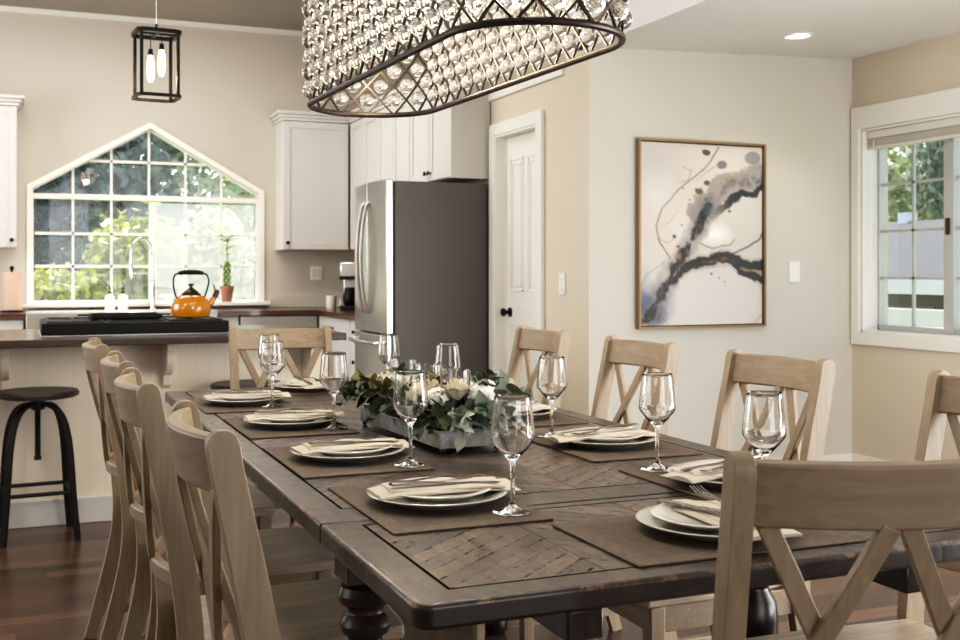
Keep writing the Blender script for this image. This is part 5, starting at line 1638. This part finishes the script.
MB().box(0.79, 0.79 + 0.02, -0.003, 0.262, 1.77, UT + 0.07).build('end_panel', M['cab'], u, bev=0.002)

# ------------------------------------------------------------------ refrigerator (opens toward -X)
fr = thing('refrigerator', 'stainless french-door refrigerator with charcoal grey side panel', 'refrigerator', (2.715, 6.43, 0), 0)
FW, FD, FH = 0.70, 0.615, 1.75
MB().box(-FD, 0, 0, FW, 0.02, FH - 0.01).build('body', M['fridge_side'], fr, bev=0.004)
MB().box(-FD - 0.012, -FD, 0.008, FW - 0.008, 0.03, FH - 0.015).build('gasket', M['gasket'], fr)
def fdoor(name, y0, y1, z0, z1):
    pts = []
    for k in range(9):
        f = k / 8
        y = y0 + (y1 - y0) * f
        yy = (y - FW / 2) / (FW / 2)
        pts.append((-FD - 0.055 - 0.02 * (1 - yy * yy), y))
    poly = [(-FD - 0.012, y0)] + pts + [(-FD - 0.012, y1)]
    return MB().prism(poly, 'z', z0, z1).build(name, M['steel'], fr, bev=0.006, segs=3)
da = fdoor('door', 0.0, FW / 2 - 0.002, 0.80, FH)
db = fdoor('door', FW / 2 + 0.002, FW, 0.80, FH)
dd = fdoor('freezer_drawer', 0.0, FW, 0.04, 0.79)
for d, y in ((da, FW / 2 - 0.045), (db, FW / 2 + 0.045)):
    hp = [(-FD - 0.07, y, 1.62), (-FD - 0.095, y, 1.59), (-FD - 0.118, y, 1.45), (-FD - 0.128, y, 1.27), (-FD - 0.118, y, 1.09), (-FD - 0.095, y, 0.95), (-FD - 0.07, y, 0.92)]
    MB().tube([tuple(p) for p in spline(hp, 30)], 0.012, 10).build('door_handle', M['steel_dull'], d)
hp = [(-FD - 0.065, 0.07, 0.74), (-FD - 0.11, 0.08, 0.74), (-FD - 0.125, FW / 2, 0.74), (-FD - 0.11, FW - 0.08, 0.74), (-FD - 0.065, FW - 0.07, 0.74)]
MB().tube([tuple(p) for p in spline(hp, 30)], 0.012, 10).build('drawer_handle', M['steel'], dd)

# ------------------------------------------------------------------ outdoors
struct('ground_outside', MB().box(-25, 55, -20, 60, -0.6, -0.35), M['lawn'])
def leaf_cloud(mb, c, rad, n, size, rg, shell=0.55):
    for _ in range(n):
        z = rg.uniform(-1, 1); a = rg.uniform(0, 2 * PI); s = math.sqrt(1 - z * z)
        d = Vector((s * math.cos(a), s * math.sin(a), z))
        lump = 0.78 + 0.35 * mnoise.noise(d * 2.3 + Vector(c))
        r_ = rg.uniform(shell, 1.0) * lump
        p = Vector((c[0] + d.x * rad[0] * r_, c[1] + d.y * rad[1] * r_, c[2] + d.z * rad[2] * r_))
        nr = (d + Vector((rg.uniform(-1, 1), rg.uniform(-1, 1), rg.uniform(-0.5, 1)))).normalized()
        t1 = nr.orthogonal().normalized()
        t1 = Matrix.Rotation(rg.uniform(0, 6.28), 3, nr) @ t1
        t2 = nr.cross(t1)
        l_, w_ = size * rg.uniform(0.7, 1.3), size * 0.55 * rg.uniform(0.7, 1.2)
        vs = [mb.bm.verts.new(p - t1 * l_), mb.bm.verts.new(p + t2 * w_), mb.bm.verts.new(p + t1 * l_), mb.bm.verts.new(p - t2 * w_)]
        mb.bm.faces.new(vs)
def tree(label, x, y, h, rad, n, size, mat, seed, zg=-0.35, name='tree'):
    rg = random.Random(seed)
    t = thing(name, label, name, (x, y, zg), 0, 'trees and shrubs outside the windows')
    if name == 'tree':
        MB().tube([(0, 0, 0), (0.08, 0.02, h * 0.35), (-0.05, 0.05, h * 0.7)], [0.18, 0.13, 0.06], 10).build('trunk', M['bark'], t)
    else:
        MB().tube([(0, 0, 0), (0.02, 0, h * 0.5)], [0.04, 0.02], 6).tube([(0.1, 0, 0), (0.22, 0.05, h * 0.5)], [0.03, 0.015], 6).build('stem', M['bark'], t)
    mb = MB()
    for k in range(5):
        o_ = (rg.uniform(-.5, .5) * rad[0], rg.uniform(-.5, .5) * rad[1], h - rad[2] * rg.uniform(0.6, 1.3))
        leaf_cloud(mb, o_, (rad[0] * 0.75, rad[1] * 0.75, rad[2] * 0.75), n // 5, size, rg)
    mb.build('leaves', mat, t, flat=True)
# through the kitchen window
tree('sunlit yellow-green shrub under the left half of the gabled window', 0.12, 11.3, 1.75, (0.75, 0.5, 0.55), 3000, 0.05, M['leaf_bright'], 1, name='shrub')
tree('tall bright green shrub behind the faucet outside the gabled window', 0.95, 11.6, 2.25, (0.55, 0.5, 0.85), 3200, 0.05, M['leaf_bright'], 2, name='shrub')
tree('pale sunlit shrub outside the right sash of the gabled window', 1.95, 11.8, 2.5, (0.8, 0.5, 1.0), 3400, 0.055, M['leaf_pale'], 3, name='shrub')
tree('dark evergreen tree behind the shrubs at the left of the gabled window', -0.9, 14.6, 6.0, (2.0, 1.4, 3.2), 9000, 0.10, M['leaf_dark'], 4)
tree('mid green tree seen through the gable of the kitchen window', 1.2, 15.6, 6.4, (2.0, 1.4, 3.0), 7000, 0.095, M['leaf_mid'], 5)
tree('pale green tree behind the right sash of the gabled window', 3.6, 14.8, 5.6, (1.9, 1.4, 2.8), 7000, 0.09, M['leaf_pale'], 6)
tree('dark tree far behind at the left of the gabled window', -3.4, 17.5, 7.5, (2.4, 1.6, 3.6), 3600, 0.19, M['leaf_dark'], 7)
hg = thing('hedge', 'dark green hedge closing the view behind the trees outside the gabled window', 'hedge', (-0.5, 20.5, -0.35), 0)
rgh = random.Random(77)
mb = MB()
for k in range(15):
    leaf_cloud(mb, (-9 + 1.35 * k, rgh.uniform(-.3, .3), 1.8), (1.3, 0.8, 2.6), 520, 0.2, rgh, 0.3)
mb.build('leaves', M['leaf_dark'], hg, flat=True)
mb = MB()
for k in range(15):
    mb.tube([(-9 + 1.35 * k, 0, 0), (-9 + 1.35 * k, 0, 2.5)], [0.08, 0.04], 6)
mb.build('trunks', M['bark'], hg)
# through the alcove window
tree('leafy tree rising behind the neighbouring roof at the left of the alcove window', 27.0, 30.5, 10.5, (4.2, 3.6, 5.0), 8500, 0.19, M['leaf_pale'], 8, zg=-2)
tree('dark tree rising behind the neighbouring roof, nearer the blind centre', 29.0, 25.8, 12.0, (3.6, 3.2, 5.0), 8500, 0.19, M['leaf_mid'], 9, zg=-2)
tree('pale tree behind the neighbouring roof at the right edge of the alcove window', 27.5, 20.5, 10.5, (3.6, 3.2, 4.8), 7000, 0.19, M['leaf_pale'], 10, zg=-2)
hs = thing('neighbouring_house', 'neighbouring house with blue-grey shingle roof seen through the alcove window', 'house', (14.2, 14.0, -0.35))
MB().box(0, 6, -6, 5.5, -1.2, 1.18).build('walls', M['siding'], hs)
mb = MB().prism([(-0.5, 1.30), (3.0, 2.50), (6.5, 1.30), (6.5, 1.38), (3.0, 2.60), (-0.5, 1.40)], 'y', -6.4, 5.9)
mb.build('roof', M['shingle'], hs)
MB().box(-0.56, -0.5, -6.4, 5.9, 1.16, 1.40).build('fascia', M['white'], hs)
MB().box(-0.03, 0.0, -5.0, -1.0, -0.2, 0.95).box(-0.03, 0.0, 0.2, 4.2, -0.2, 0.95).build('garage_door', M['garage'], hs)
MB().box(2.85, 3.15, 3.85, 4.1, 2.5, 2.78).build('roof_vent', M['white'], hs)
MB().box(-2.5, -2.4, -6, 5, 0.72, 1.0).box(-2.48, -2.42, -5.9, -5.8, 0, 0.72).box(-2.48, -2.42, -2, -1.9, 0, 0.72).box(-2.48, -2.42, 1.6, 1.7, 0, 0.72).box(-2.48, -2.42, 4.8, 4.9, 0, 0.72).build('porch_rail', M['white'], hs)

# ------------------------------------------------------------------ lights
def area(name, loc, tgt, sx, sy, energy, col):
    l = bpy.data.lights.new(name, 'AREA'); l.shape = 'RECTANGLE'; l.size = sx; l.size_y = sy; l.energy = energy; l.color = col
    o = bpy.data.objects.new(name, l); COL.objects.link(o); o.location = loc
    o.rotation_euler = (Vector(tgt) - Vector(loc)).to_track_quat('-Z', 'Y').to_euler()
    return o
DAY = (0.95, 0.975, 1.0)
area('rear_window_light', (1.6, -2.45, 1.5), (1.8, 5, 1.2), 2.4, 1.9, 62, DAY)
area('kitchen_side_fill', (-3.05, 6.6, 1.8), (2.7, 6.4, 1.4), 2.6, 1.8, 120, DAY)  # added fill from the left for the refrigerator and pantry wall
area('right_side_fill', (4.40, 1.6, 1.05), (0.8, 2.3, 0.7), 2.6, 2.0, 140, DAY).data.spread = R(145)  # added low fill at the right, that wall has no door
area('kitchen_overhead_fill', (0.6, 7.3, 3.15), (0.6, 7.3, 0), 2.2, 1.0, 60, (1.0, 0.96, 0.9))  # extra overhead fill above the kitchen, without any ceiling fixture
area('dining_overhead_fill', (0.9, 2.6, 3.15), (0.9, 2.6, 0), 2.0, 3.0, 40, (1.0, 0.97, 0.93))  # overhead fill added for tabletop and seats, besides the chandelier
area('alcove_bounce_fill', (3.7, 0.8, 0.12), (3.9, 3.8, 2.4), 1.2, 2.0, 115, DAY)  # upward fill added in place of light bounced off the floor
area('left_side_fill', (-3.05, 2.8, 1.9), (3.5, 3.4, 1.6), 2.0, 1.4, 22, DAY)  # weak fill added from the left, no window in that wall
area('island_fill', (-1.3, 3.6, 3.1), (0.1, 5.5, 0.4), 0.8, 0.8, 28, (1.0, 0.97, 0.93))  # high lamp added only to brighten the island front
sp = bpy.data.lights.new('alcove_downlight', 'SPOT'); sp.energy = 40; sp.spot_size = R(110); sp.spot_blend = 0.6; sp.color = (1, 0.9, 0.76); sp.shadow_soft_size = 0.06
so = bpy.data.objects.new('alcove_downlight', sp); COL.objects.link(so); so.location = (3.67, 4.6, LC - 0.02)
sun = bpy.data.lights.new('sun', 'SUN'); sun.energy = 13.0; sun.angle = R(1.0); sun.color = (1.0, 0.95, 0.86)
so = bpy.data.objects.new('sun', sun); COL.objects.link(so)
so.rotation_euler = Vector((-0.12, -0.60, -1.0)).to_track_quat('-Z', 'Y').to_euler()

w = bpy.data.worlds.new('world'); scene.world = w; w.use_nodes = True
nt = w.node_tree
bg = nt.nodes['Background']
sky = N(nt, 'ShaderNodeTexSky', sky_type='NISHITA')
sky.sun_disc = False
sky.sun_elevation = R(50); sky.sun_rotation = R(10)
L(nt, sky.outputs[0], bg.inputs['Color'])
bg.inputs['Strength'].default_value = 0.45

# ------------------------------------------------------------------ camera
cd = bpy.data.cameras.new('camera')
co = bpy.data.objects.new('camera', cd); COL.objects.link(co)
co.location = (0, 0, 1.18)
co.rotation_euler = (R(90), 0, R(-22.5))
cd.sensor_width = 36
cd.lens = 1100 / 960 * 36
cd.shift_y = -0.05
cd.clip_start = 0.05; cd.clip_end = 200
cd.dof.use_dof = True
cd.dof.focus_distance = 2.3
cd.dof.aperture_fstop = 9.0
scene.camera = co

scene.view_settings.view_transform = 'Standard'
scene.view_settings.look = 'None'
scene.view_settings.exposure = 0.0
scene.view_settings.use_curve_mapping = True
cmap = scene.view_settings.curve_mapping
for x_, y_ in ((0.04, 0.026), (0.15, 0.13), (0.5, 0.55)):
    cmap.curves[3].points.new(x_, y_)
cmap.update()
scene.cycles.max_bounces = 12
scene.cycles.transmission_bounces = 10
scene.cycles.transparent_max_bounces = 16
scene.cycles.caustics_reflective = False
scene.cycles.caustics_refractive = False
scene.cycles.sample_clamp_indirect = 6.0
scene.cycles.use_denoising = True
